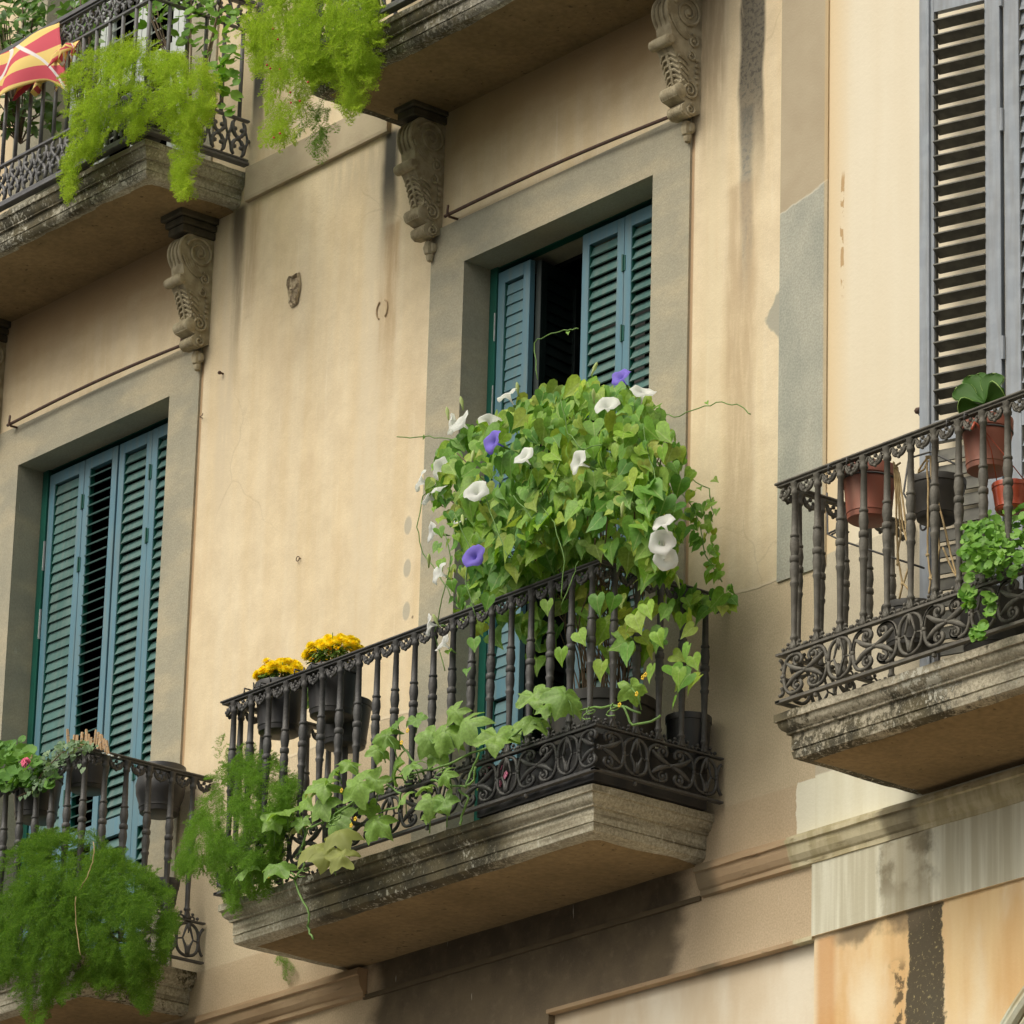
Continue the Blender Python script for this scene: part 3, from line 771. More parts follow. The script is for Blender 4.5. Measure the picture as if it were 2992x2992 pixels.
# ------------------------------------------------------------------ balconies
def slab(parent, x0, x1, D, zt, prof, material, seed, amp=0.0016, wall_y=0.0):
    """prof: list of (inset, z below top); runs round left end, front and right end"""
    rows = []
    for d, dz in prof:
        pts = []
        a, b, f = x0 + d, x1 - d, -(D - d)
        for t in np.linspace(0, 1, 12): pts.append((a, wall_y + (f - wall_y) * t))
        for t in np.linspace(0, 1, 60)[1:-1]: pts.append((a + (b - a) * t, f))
        for t in np.linspace(1, 0, 12): pts.append((b, wall_y + (f - wall_y) * t))
        rows.append([(x, y, zt - dz) for x, y in pts])
    mb = MB(); n = len(rows[0])
    for i, r_ in enumerate(rows):
        for p in r_:
            v = Vector(p)
            k = amp * (1.0 + 1.2 * (i in (0, len(rows) - 1)))
            dx = Vector((noise.noise(v * 9 + Vector((seed, 0, 0))), noise.noise(v * 9 + Vector((0, seed, 5))), 0.8 * noise.noise(v * 14 + Vector((seed, 9, 0)))))
            chip = max(0, noise.noise(v * 5 + Vector((seed, 3, 3))) - 0.25) * 0.012 if i in (0, len(rows) - 1) else 0
            q = v + dx * k
            q.z += chip * (1 if i else -1)
            mb.v.append(tuple(q))
    for i in range(len(rows) - 1):
        for j in range(n - 1):
            mb.f.append((i*n+j, i*n+j+1, (i+1)*n+j+1, (i+1)*n+j))
    mb.f.append(tuple(range(n)))
    mb.f.append(tuple((len(rows)-1)*n + j for j in range(n)))
    s_ = mb.build('slab', material, parent, autos=R(35))
    # soffit plaster, gently uneven
    d, dz = prof[-1]
    sb = MB(); nx, ny = 50, 14
    a, b = x0 + d + 0.035, x1 - d - 0.035
    for j in range(ny + 1):
        for i in range(nx + 1):
            x = a + (b - a) * i / nx; y = -(D - d - 0.03) + (D - d - 0.03) * j / ny
            e = min(i, nx - i, j) == 0
            x += 0.012 * noise.noise(Vector((x*7, y*7, seed))) * e
            y += 0.016 * noise.noise(Vector((x*6, y*7, seed + 4))) * (j == 0)
            z = zt - dz - 0.009 + 0.004 * noise.noise(Vector((x*3, y*3, seed))) + (0.012 if e and j != ny else 0)
            sb.v.append((x, y, z))
    for j in range(ny):
        for i in range(nx):
            k = j * (nx + 1) + i
            sb.f.append((k, k + 1, k + nx + 2, k + nx + 1))
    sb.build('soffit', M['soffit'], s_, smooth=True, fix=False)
    return s_

PROF_C = [(0.0, 0.0), (0.0, 0.032), (0.010, 0.034), (0.011, 0.040), (0.014, 0.052), (0.022, 0.064), (0.034, 0.072), (0.036, 0.074), (0.036, 0.082), (0.050, 0.084),
          (0.050, 0.143), (0.056, 0.145), (0.056, 0.150), (0.050, 0.152), (0.056, 0.180), (0.075, 0.192)]
PROF_U = [(0.0, 0.0), (0.0, 0.028), (0.010, 0.030), (0.013, 0.050), (0.026, 0.070), (0.030, 0.074), (0.030, 0.080), (0.044, 0.082), (0.044, 0.130), (0.049, 0.132), (0.049, 0.137), (0.045, 0.139), (0.05, 0.155), (0.065, 0.168)]

def spiral2(c, r0, r1, a0, turns, n=14):
    out = []
    for i in range(n):
        t = i / (n - 1)
        a = a0 + turns * 2 * PI * t
        r_ = r0 + (r1 - r0) * t
        out.append((c[0] + r_ * math.cos(a), c[1] + r_ * math.sin(a)))
    return out

class Plane2:
    """maps (u along, v up) of a railing side into the scene"""
    def __init__(s, o, du, n): s.o = Vector(o); s.du = Vector(du); s.n = Vector(n)
    def __call__(s, u, v, w=0.0): return s.o + s.du * u + Vector((0, 0, v)) + s.n * w
    def path(s, pts, w=0.0): return [s(u, v, w) for u, v in pts]

def bez(p0, p1, p2, p3, n=9):
    out = []
    for i in range(n):
        t = i / (n - 1); k = 1 - t
        out.append((k**3*p0[0] + 3*k*k*t*p1[0] + 3*k*t*t*p2[0] + t**3*p3[0], k**3*p0[1] + 3*k*k*t*p1[1] + 3*k*t*t*p2[1] + t**3*p3[1]))
    return out

def motif_oval(mb, P, u, v0, H, lo, hi):
    """pointed oval with a spear above and a tulip below"""
    r = 0.0080
    c = v0 + H / 2
    w = 0.062
    def T(pts, rr=r, n=5, ww=0.0, **k):
        pts = [(a, b) for a, b in pts if lo <= a <= hi]
        if len(pts) > 1: mb.tube(P.path(pts, ww), rr, n, **k)
    for s in (-1, 1):
        T(bez((u, v0 + 0.006), (u + s*0.045, v0 + 0.008), (u + s*w*1.1, c - 0.05), (u + s*w, c)), r)
        T(bez((u + s*w, c), (u + s*w*1.1, c + 0.05), (u + s*0.045, v0 + H - 0.008), (u, v0 + H - 0.004)), r)
        # spear
        T(bez((u, v0 + H - 0.012), (u + s*0.012, c + 0.06), (u + s*0.018, c + 0.035), (u + s*0.030, c + 0.002)), lambda t: 0.009 - 0.005*t, 5, 0.004)
        T(bez((u + s*0.030, c + 0.002), (u + s*0.020, c - 0.025), (u + s*0.006, c - 0.03), (u + s*0.004, v0 + 0.012)), lambda t: 0.0045 + 0.005*t, 5, 0.004)
        T([(u + s*0.030, c + 0.002), (u + s*w, c - 0.004)], 0.004, 4)
        # tulip
        T(bez((u, v0 + 0.016), (u + s*0.012, v0 + 0.035), (u + s*0.012, v0 + 0.05), (u + s*0.024, v0 + 0.072), 7), lambda t: 0.008 - 0.005*t, 5, 0.006)
    T([(u, v0 + 0.012), (u, v0 + 0.06)], lambda t: 0.006 - 0.0035*t, 5, 0.008)
    T([(u, v0 + H - 0.008), (u, v0 + H - 0.055)], lambda t: 0.009 - 0.006*t, 5, 0.006)
    if lo < u < hi: mb.ball(P(u, v0 + 0.008), 0.008, 6)

def motif_scroll(mb, P, u, v0, H, lo, hi, half=0.1365):
    """four C scrolls tied at the centre"""
    c = v0 + H / 2
    r = 0.0080
    def T(pts, rr=r, n=5, ww=0.0):
        pts = [(a, b) for a, b in pts if lo <= a <= hi]
        if len(pts) > 1: mb.tube(P.path(pts, ww), rr, n)
    for s in (-1, 1):
        for q in (-1, 1):
            top = c + q * (H / 2 - 0.008)
            # big C: from the side tie, over the top and in
            T(bez((u + s*0.127, c), (u + s*0.122, c + q*0.05), (u + s*0.105, top + q*0.002), (u + s*0.066, top)), r)
            T(bez((u + s*0.066, top), (u + s*0.024, top), (u + s*0.010, c + q*0.055), (u + s*0.030, c + q*0.036)), r)
            # inner curl
            sp = spiral2((u + s*0.048, c + q*0.054), 0.024, 0.004, (-PI/2 if q > 0 else PI/2), 0.75 * (1 if s*q > 0 else -1), 10)
            T(sp, lambda t: 0.0074 - 0.001*t, 5)
            e = sp[-1]
            if lo < e[0] < hi: mb.ball(P(e[0], e[1], 0.002), 0.011, 6)
            # leaf arms from the centre
            T(bez((u + s*0.006, c + q*0.004), (u + s*0.04, c + q*0.008), (u + s*0.07, c + q*0.022), (u + s*0.104, c + q*0.048)), lambda t: 0.006 + 0.006*math.sin(PI*t), 5, 0.003)
        T([(u, c), (u + s*0.05, c)], lambda t: 0.006 - 0.004*t, 4, 0.004)
        T([(u + s*0.127, c - 0.008), (u + s*0.127, c + 0.008)], 0.009, 6)
        T([(u + s*0.127, c - 0.03), (u + s*0.127, c + 0.03)], 0.0065, 5)
    if lo < u < hi: mb.ball(P(u, c, 0.003), 0.011, 7, (1, 1, 1.1))

BAL_PROF = None
def baluster_profile(h):
    return [(r_ * 0.001, t * h) for t, r_ in (
        (0.0, 14), (0.012, 16), (0.025, 12), (0.05, 10.5), (0.06, 16), (0.07, 16), (0.08, 12), (0.10, 11.5), (0.22, 12.5), (0.37, 15), (0.385, 19), (0.395, 19), (0.405, 15),
        (0.43, 17.5), (0.47, 20), (0.505, 17), (0.515, 15.5), (0.52, 20), (0.535, 21), (0.55, 20), (0.556, 15), (0.575, 17), (0.61, 20.5), (0.65, 18), (0.665, 15), (0.67, 19), (0.68, 19), (0.688, 14.5),
        (0.75, 14), (0.92, 12), (0.925, 16), (0.94, 17.5), (0.955, 14), (0.97, 14.5), (0.985, 19), (1.0, 20))]

def cast_baluster(x, y, z0, z1, parent, mat_, src=None):
    if src is not None:
        o = bpy.data.objects.new('baluster', src.data); col.objects.link(o)
        o.parent = parent
        o.matrix_parent_inverse = Matrix.Translation(-Vector(parent_loc(parent)))
        o.location = (x - src['px'], y - src['py'], 0)
        o.location = (x, y, 0)
        return o
    mb = MB().lathe(baluster_profile(z1 - z0), (0, 0, z0), 12)
    o = mb.build('baluster', mat_, parent, autos=R(50))
    o['px'] = 0.0; o['py'] = 0.0
    del o['px']; del o['py']
    o.location = (x, y, 0)
    return o

def cast_railing(parent, x0, x1, yf, y_end, zb, zf, zt, xs, ys, ovals_f, ovals_s, mat_, left_side=True):
    """x0,x1 corners, yf front plane; zb bottom bar, zf frieze top, zt handrail top"""
    # handrail
    hr = MB()
    e = 0.022
    hr.box(x0 - e, x1 + e, yf - e, yf + e, zt - 0.010, zt, bev=0.003)
    hr.box(x0 - e + 0.008, x1 + e - 0.008, yf - e + 0.008, yf + e - 0.008, zt - 0.018, zt - 0.0102)
    for xx in ((x0, x1) if left_side else (x1,)):
        hr.box(xx - e, xx + e, yf + e, y_end, zt - 0.010, zt, bev=0.003)
        hr.box(xx - e + 0.008, xx + e - 0.008, yf + e - 0.008, y_end, zt - 0.018, zt - 0.0102)
    hr.build('handrail', mat_, parent)
    fr = MB(); mid = MB(); va = MB(); cr = MB(); bb = MB()
    H = zf - zb - 0.026
    v0 = zb + 0.014
    sides = [(Plane2((0, yf, 0), (1, 0, 0), (0, -1, 0)), x0, x1, xs, ovals_f)]
    sides.append((Plane2((x1, 0, 0), (0, 1, 0), (1, 0, 0)), yf, y_end, ys, ovals_s))
    if left_side: sides.append((Plane2((x0, 0, 0), (0, 1, 0), (-1, 0, 0)), yf, y_end, ys, ovals_s))
    for P, lo, hi, bal, ov in sides:
        # bars
        for z_a, z_b, hw, tgt in ((zf - 0.010, zf, 0.012, mid), (zb - 0.006, zb + 0.006, 0.013, bb)):
            a, b = P(lo - 0.013, z_a, -hw), P(hi + (0.013 if P.du.x else 0), z_b, hw)
            tgt.box(min(a.x, b.x), max(a.x, b.x), min(a.y, b.y), max(a.y, b.y), z_a + (0 if P.du.x else 0.0015), z_b - (0 if P.du.x else 0.0015))
        for u in ov: motif_oval(fr, P, u, v0, H, lo, hi)
        step = 0.3975 if P.du.x else 0.38
        cs = sorted(set([round(u + step / 2, 4) for u in ov] + [round(u - step / 2, 4) for u in ov]))
        for u in cs: motif_scroll(fr, P, u, v0, H, lo - 0.001, hi + 0.001)
        # crest of small curls on the middle rail
        bs = list(bal)
        for i, u in enumerate(bs):
            for s in (-1, 1):
                c0 = u + s * 0.036
                if not (lo < c0 < hi): continue
                cr.tube(P.path([(u + s*0.014, zf + 0.004), (u + s*0.022, zf + 0.014), (c0, zf + 0.017), (c0 + s*0.010, zf + 0.010), (c0 + s*0.006, zf + 0.002)]), 0.0048, 5)
                cr.ball(P(c0 - s*0.002, zf + 0.028), 0.0085, 6)
                cr.ball(P(u + s*0.062, zf + 0.012), 0.009, 6)
            if lo < u < hi:
                for s in (-1, 1):
                    cr.tube(P.path([(u + s*0.018, zf), (u + s*0.010, zf + 0.022), (u + s*0.003, zf + 0.048)], 0.006), lambda t: 0.008 - 0.005*t, 5)
        # valance hanging from the handrail between balusters
        ext = [bs[0] - (bs[1] - bs[0])] + bs + [bs[-1] + (bs[-1] - bs[-2])]
        zt2 = zt - 0.018
        for i in range(len(ext) - 1):
            a, b = ext[i], ext[i + 1]; c = (a + b) / 2; hw = (b - a) / 2
            for s in (-1, 1):
                pts = bez((c + s*(hw - 0.012), zt2 - 0.034), (c + s*(hw - 0.022), zt2 - 0.006), (c + s*0.036, zt2 - 0.004), (c + s*0.028, zt2 - 0.022), 7)
                pts += bez((c + s*0.028, zt2 - 0.022), (c + s*0.022, zt2 - 0.040), (c + s*0.012, zt2 - 0.030), (c + s*0.014, zt2 - 0.020), 6)[1:]
                pts = [(p, q) for p, q in pts if lo < p < hi]
                if len(pts) > 1: va.tube(P.path(pts), 0.0062, 5)
                pts = [(p, q) for p, q in bez((c + s*0.034, zt2 - 0.020), (c + s*0.032, zt2 - 0.048), (c + s*0.014, zt2 - 0.050), (c, zt2 - 0.050), 6) if lo < p < hi]
                if len(pts) > 1: va.tube(P.path(pts), 0.0075, 5)
                if lo < c + s*0.012 < hi: va.ball(P(c + s*0.012, zt2 - 0.040, 0.002), 0.0105, 6)
            if lo < c < hi: va.ball(P(c, zt2 - 0.056, 0.002), 0.008, 6); va.ball(P(c, zt2 - 0.014), 0.010, 6)
        # feet under the bottom bar
        for u in bs[1::5]:
            if lo < u < hi: bb.ball(P(u, zb - 0.018, 0.004), 0.011, 7)
    m_ = mid.build('middle_rail', mat_, parent)
    cr.build('crest', mat_, m_, smooth=True)
    bb.build('bottom_rail', mat_, parent)
    fr.build('scroll_frieze', mat_, parent, smooth=True)
    va.build('valance', mat_, parent, smooth=True)
    src = None
    spots = [(x, yf) for x in xs] + [(x1, y) for y in ys if y < y_end - 0.02] + ([(x0, y) for y in ys if y < y_end - 0.02] if left_side else [])
    for x, y in spots:
        o = cast_baluster(x, y, zf + 0.002, zt - 0.018, parent, mat_, src)
        if src is None: src = o; src_mesh = o
        # loc handled below
    for o in parent.children:
        pass

def cast_baluster(x, y, z0, z1, parent, mat_, src=None):
    if src is None:
        o = MB().lathe(baluster_profile(z1 - z0), (0, 0, z0), 12).build('baluster', mat_, parent, autos=R(50))
    else:
        o = bpy.data.objects.new('baluster', src.data); col.objects.link(o)
        o.parent = parent
        o.matrix_parent_inverse = Matrix.Translation(-Vector(parent_loc(parent)))
    o.location = (x, y, 0)
    return o

# middle balcony
SP = 0.1325
b_mid = thing('balcony', 'middle balcony overgrown with morning glory and squash vine, dark iron railing', 'balcony', (0.2, 0, 7.57), 'cast iron balconies of the lower storey')
slab(b_mid, -1.13, 1.475, 0.665, 7.762, PROF_C, M['slab_c'], 2.0)
cast_railing(b_mid, -1.093, 1.532, -0.70, -0.012, 7.797, 7.992, 8.702,
             [-1.029 + SP * i for i in range(20)], [-0.615, -0.49, -0.365, -0.24, -0.115], [1.356 - 3 * SP * k for k in range(7)], [-0.485, -0.105], M['iron'])
# lower left balcony: the same casting, own slab
b_left = thing('balcony', 'lower left balcony half hidden by a big dark green asparagus fern', 'balcony', (-3.49, 0, 7.57), 'cast iron balconies of the lower storey')
PER = 3.692
slab(b_left, -1.13 - PER, 1.475 - PER, 0.665, 7.782, PROF_C, M['slab_l'], 5.0)
cast_railing(b_left, -1.093 - PER, 1.532 - PER, -0.705, -0.012, 7.812, 8.008, 8.718,
             [-1.029 - PER + SP * i for i in range(20)], [-0.62, -0.50, -0.37, -0.24, -0.115], [1.356 - PER - 3 * SP * k for k in range(7)], [-0.485, -0.105], M['iron'])
# right balcony
b_right = thing('balcony', 'right balcony with terracotta pots, olive grey iron railing on a lichen stained slab', 'balcony', (3.9, 0, 7.57), 'cast iron balconies of the lower storey')
slab(b_right, 2.625, 5.30, 0.70, 7.775, PROF_C, M['slab_r'], 8.0, amp=0.0024)
cast_railing(b_right, 2.675, 5.25, -0.715, -0.012, 7.812, 8.012, 8.73,
             [2.757 + 0.1335 * i for i in range(19)], [-0.62, -0.50, -0.37, -0.24, -0.115], [3.024 + 0.4005 * k for k in range(6)], [-0.485, -0.105], M['iron_rust'])

# brackets --------------------------------------------------------
def bracket(parent, xc, zt, mat_top=None):
    """carved console: big volute, leaf and small volutes, drop at the foot"""
    hw = 0.057
    dz = zt - 11.68
    Z = lambda z: z + dz
    a = MB()
    a.box(xc - hw - 0.035, xc + hw + 0.035, -0.235, 0.0, Z(11.640), Z(11.682), bev=0.006)
    a.box(xc - hw - 0.020, xc + hw + 0.020, -0.215, 0.0, Z(11.605), Z(11.638), bev=0.006)
    a.box(xc - hw - 0.008, xc + hw + 0.008, -0.200, 0.0, Z(11.565), Z(11.603), bev=0.004)
    body = a.build('bracket', M['stone_dark'], parent)
    # carved body
    b = MB()
    prof = []
    for t in np.linspace(80, -35, 12): prof.append((-0.095 - 0.105 * math.cos(R(t)), 11.47 + 0.10 * math.sin(R(t))))
    prof += [(-0.178, 11.385), (-0.172, 11.345), (-0.205, 11.335), (-0.212, 11.315), (-0.200, 11.292), (-0.172, 11.29), (-0.155, 11.265),
             (-0.138, 11.225), (-0.122, 11.185), (-0.112, 11.150), (-0.115, 11.130), (-0.138, 11.115), (-0.146, 11.09), (-0.136, 11.06), (-0.108, 11.05),
             (-0.088, 11.045), (-0.108, 11.022), (-0.106, 10.995), (-0.082, 10.980), (-0.045, 10.985), (-0.02, 11.00), (0.0, 11.01), (0.0, 11.57)]
    prof = [(y, Z(z)) for y, z in prof]
    b.prism(prof, xc - hw + 0.006, xc + hw - 0.006)
    # ribs on the curved front
    for u in (-0.046, -0.016, 0.016, 0.046):
        pts = []
        for t in np.linspace(85, -42, 14): pts.append((xc + u, -0.095 - 0.108 * math.cos(R(t)), Z(11.47 + 0.103 * math.sin(R(t)))))
        b.tube(pts, 0.0085 if abs(u) > 0.02 else 0.006, 6)
    # rolls: ribbed cylinders across
    for (cy, cz, rr, w) in ((-0.190, 11.312, 0.026, hw + 0.012), (-0.118, 11.088, 0.034, hw + 0.004), (-0.086, 11.008, 0.029, hw - 0.008)):
        n = 16
        pr = []
        for i in range(n + 1):
            x = -w + 2 * w * i / n
            pr.append((rr * (0.90 + 0.10 * abs(math.sin(i * PI * 0.5)) ) * (0.8 if i in (0, n) else 1), x))
        Mx = Matrix.Translation((xc, cy, Z(cz))) @ Matrix.Rotation(PI / 2, 4, 'Y')
        b.lathe(pr, (0, 0, 0), 12, Mx)
    # side spirals and leaf veins
    for s in (-1, 1):
        x = xc + s * (hw - 0.002)
        def T(pts, rr): b.tube([(x, p, Z(q)) for p, q in pts], rr, 5)
        T(spiral2((-0.085, 11.475), 0.082, 0.010, PI * 0.9, -2.1, 40), lambda t: 0.009 - 0.004 * t)
        b.ball((x, -0.085, Z(11.475)), 0.017, 8, (0.7, 1, 1))
        for k in range(5):
            T(bez((-0.185 + 0.02*k, 11.44 - 0.01*k), (-0.16 + 0.018*k, 11.38), (-0.12 + 0.014*k, 11.35), (-0.085 + 0.010*k, 11.345 + 0.006*k), 8), lambda t: 0.007 - 0.004*t)
        T(spiral2((-0.050, 11.345), 0.032, 0.006, PI * 0.6, -1.5, 20), lambda t: 0.008 - 0.003 * t)
        b.ball((x, -0.050, Z(11.345)), 0.010, 6, (0.7, 1, 1))
        T(spiral2((-0.060, 11.270), 0.026, 0.006, PI * 0.5, -1.2, 16), lambda t: 0.007 - 0.003 * t)
        for k in range(5):
            zz = 11.255 - 0.028 * k
            T(bez((-0.135 + 0.008*k, zz), (-0.11, zz - 0.004), (-0.09, zz - 0.012), (-0.075, zz - 0.03), 6), lambda t: 0.008 - 0.003*t)
            b.ball((x, -0.028, Z(zz + 0.005)), 0.013, 6, (0.6, 1, 1))
        T(spiral2((-0.068, 11.103), 0.045, 0.006, PI * 0.5, -2.0, 34), lambda t: 0.008 - 0.003 * t)
        T(spiral2((-0.062, 11.012), 0.028, 0.005, PI * 0.5, -1.5, 20), lambda t: 0.007 - 0.003 * t)
    # front leaf
    for k in range(6):
        zz = 11.27 - 0.024 * k; y0 = -0.150 + 0.009 * k
        for s in (-1, 1):
            b.tube([(xc, y0 - 0.006, Z(zz)), (xc + s * 0.026, y0 - 0.010, Z(zz - 0.006)), (xc + s * 0.050, y0 + 0.004, Z(zz - 0.028))], lambda t: 0.009 - 0.004 * t, 5)
    b.tube([(xc, -0.168, Z(11.30)), (xc, -0.13, Z(11.20)), (xc, -0.118, Z(11.13))], lambda t: 0.012 - 0.005*t, 6)
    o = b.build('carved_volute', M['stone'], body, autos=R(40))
    d = MB()
    for k, (u, rr) in enumerate(((0, 0.034), (-0.02, 0.022), (0.02, 0.022))):
        d.ball((xc + u, -0.034 + abs(u) * 0.5, Z(10.945)), rr, 8, (0.8, 0.9, 1.25))
    d.ball((xc, -0.028, Z(10.905)), 0.022, 8, (0.9, 0.9, 1.4))
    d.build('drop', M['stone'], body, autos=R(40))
    return body

# upper balconies: plain bars between cast bands
def lattice(mb, P, lo, hi, z0, z1, step=0.115, r=0.008):
    n = max(1, int(round((hi - lo) / step))); st = (hi - lo) / n
    H = z1 - z0; c = (z0 + z1) / 2
    for i in range(n):
        u = lo + st * (i + 0.5)
        for s in (-1, 1):
            for q in (-1, 1):
                pts = bez((u, c), (u + s*st*0.30, c + q*H*0.10), (u + s*st*0.42, c + q*H*0.36), (u + s*st*0.20, c + q*H*0.47), 6)
                mb.tube(P.path(pts), lambda t: r*0.7 + r*0.6*math.sin(PI*t), 5)
                mb.ball(P(u + s*st*0.17, c + q*H*0.24), r*1.35, 6)
                mb.tube(P.path([(u + s*st*0.49, c), (u + s*st*0.36, c + q*H*0.25)]), r*0.8, 4)
        mb.ball(P(u, c), r*1.7, 6)
        mb.ball(P(u + st*0.5, c), r*1.3, 6)

def bar_railing(parent, x0, x1, yf, zb, mat_, y_end=-0.012):
    z_lo, z_lo2, z_hi, z_top = zb + 0.02, zb + 0.245, zb + 0.735, zb + 0.875
    hr = MB(); mr = MB(); bt = MB(); la = MB(); lb = MB()
    sides = [(Plane2((0, yf, 0), (1, 0, 0), (0, -1, 0)), x0, x1), (Plane2((x1, 0, 0), (0, 1, 0), (1, 0, 0)), yf, y_end), (Plane2((x0, 0, 0), (0, 1, 0), (-1, 0, 0)), yf, y_end)]
    def bar(mb, P, lo, hi, za, zb_, hw):
        k = 0.0 if P.du.x else 0.0015
        a, b = P(lo - (hw if P.du.x else -hw), za, -hw), P(hi + (hw if P.du.x else 0), zb_, hw)
        mb.box(min(a.x, b.x), max(a.x, b.x), min(a.y, b.y), max(a.y, b.y), za + k, zb_ - k, bev=0.002)
    for P, lo, hi in sides:
        bar(hr, P, lo, hi, z_top + 0.006, z_top + 0.030, 0.024)
        bar(hr, P, lo, hi, z_top - 0.006, z_top + 0.004, 0.015)
        bar(mr, P, lo, hi, z_hi - 0.008, z_hi + 0.006, 0.012)
        bar(mr, P, lo, hi, z_lo2 - 0.006, z_lo2 + 0.008, 0.013)
        bar(bt, P, lo, hi, z_lo + 0.006, z_lo + 0.020, 0.014)
        bar(bt, P, lo, hi, z_lo - 0.016, z_lo + 0.002, 0.022)
        lattice(la, P, lo, hi, z_hi + 0.008, z_top - 0.006)
        lattice(lb, P, lo, hi, z_lo + 0.022, z_lo2 - 0.006, 0.125, 0.010)
    hr.build('handrail', mat_, parent)
    mr.build('middle_rail', mat_, parent)
    bt.build('bottom_rail', mat_, parent)
    la.build('cast_band', mat_, parent, smooth=True)
    lb.build('cast_band', mat_, parent, smooth=True)
    src = None
    st = 0.1148
    pos = []
    n = int((x1 - x0 - 0.04) / st)
    for i in range(n + 1): pos.append((x1 - 0.03 - st * i, yf))
    for i in range(5):
        pos.append((x1, yf + 0.10 + 0.112 * i)); pos.append((x0, yf + 0.10 + 0.112 * i))
    for x, y in pos:
        if src is None:
            o = MB().tube([(0, 0, z_lo2 + 0.008), (0, 0, z_hi - 0.008)], 0.0105, 8).build('baluster', mat_, parent, smooth=True); src = o
        else:
            o = bpy.data.objects.new('baluster', src.data); col.objects.link(o)
            o.parent = parent; o.matrix_parent_inverse = Matrix.Translation(-Vector(parent_loc(parent)))
        o.location = (x, y, 0)

for (xa, xb, matn, lab, sd) in ((-4.575, -2.118, 'slab_u', 'upper left balcony draped with a striped flag and a bright green fern', 11.0),
                            (-0.865, 1.59, 'slab_v', 'upper balcony cropped by the top edge, above the half open shutters', 15.0)):
    bu = thing('balcony', lab, 'balcony', ((xa + xb) / 2, 0, 11.68), 'upper balconies on carved brackets')
    zs_ = 11.850 if xa < -2 else 11.815
    slab(bu, xa, xb, 0.622, zs_, PROF_U, M[matn], sd, amp=0.0024)
    bar_railing(bu, xa + 0.01, xb + 0.005, -0.62, zs_ + 0.025, M['iron_blue'])
    bz = 11.68 if xa < -2 else 11.690
    bracket(bu, xb - 0.312 - (0.015 if xa > -2 else 0), bz); bracket(bu, xa + 0.290, bz)

# ------------------------------------------------------------------ awning rods, hooks
def rod(p0, p1, label):
    mb = MB()
    a, b = Vector(p0), Vector(p1)
    mid = (a + b) / 2 + Vector((0, 0, 0.012))
    mb.tube([a + Vector((0, 0, 0))] + [a + (b - a) * t + Vector((0, 0, 0.018 * math.sin(PI * t))) for t in np.linspace(0.05, 0.95, 14)] + [b], 0.0085, 7)
    t = thing('awning_rod', label, 'rod', tuple(a), 'old awning rods over the doors')
    mb.build('rod', M['rust_rod'], t, smooth=True)
    for q in (a + (b - a) * 0.02, b - (b - a) * 0.02):
        h = MB().tube([q + Vector((0, 0.05, -0.01)), q + Vector((0, 0.0, -0.012)), q + Vector((0, -0.012, 0.0)), q + Vector((-0.004, -0.006, 0.045))], 0.006, 6)
        h.build('hook', M['rust_rod'], t, smooth=True)
rod(at(1300, 632, -0.05), at(1985, 330, -0.05), 'thin rusty iron rod above the half open shutters')
rod(at(22, 1243, -0.05), at(545, 1003, -0.05), 'thin rusty iron rod above the closed left shutters')

c = at(875, 1634, 0)
mb = MB().tube([c + Vector((0.012 * math.cos(a), -0.010, 0.012 * math.sin(a))) for a in np.linspace(0, 2*PI, 13)], 0.0022, 5, caps=False)
mb.tube([c + Vector((0.010, 0.003, 0.003)), c + Vector((0.012, -0.010, 0.0))], 0.0022, 5)
tag(mb.build('wall_ring', M['rust_rod']), 'small iron ring screwed into the blank ochre wall', 'ring')
c = at(652, 1092, 0)
mb = MB().tube([c + Vector((0, 0.004, 0)), c + Vector((0, -0.022, 0.0))], 0.005, 6).ball(c + Vector((0, -0.022, 0)), 0.010, 8)
tag(mb.build('wall_nail', M['rust_rod']), 'dark nail head in the ochre wall below the left bracket', 'nail')
c = at(598, 1219, 0)
mb = MB().tube([c + Vector((-0.02, 0.004, 0)), c + Vector((-0.012, -0.02, 0.0)), c + Vector((0.012, -0.022, 0.002)), c + Vector((0.014, -0.022, 0.012))], 0.0022, 5)
tag(mb.build('wall_hook', M['rust_rod']), 'bent wire hook at the edge of the left grey door surround', 'hook')

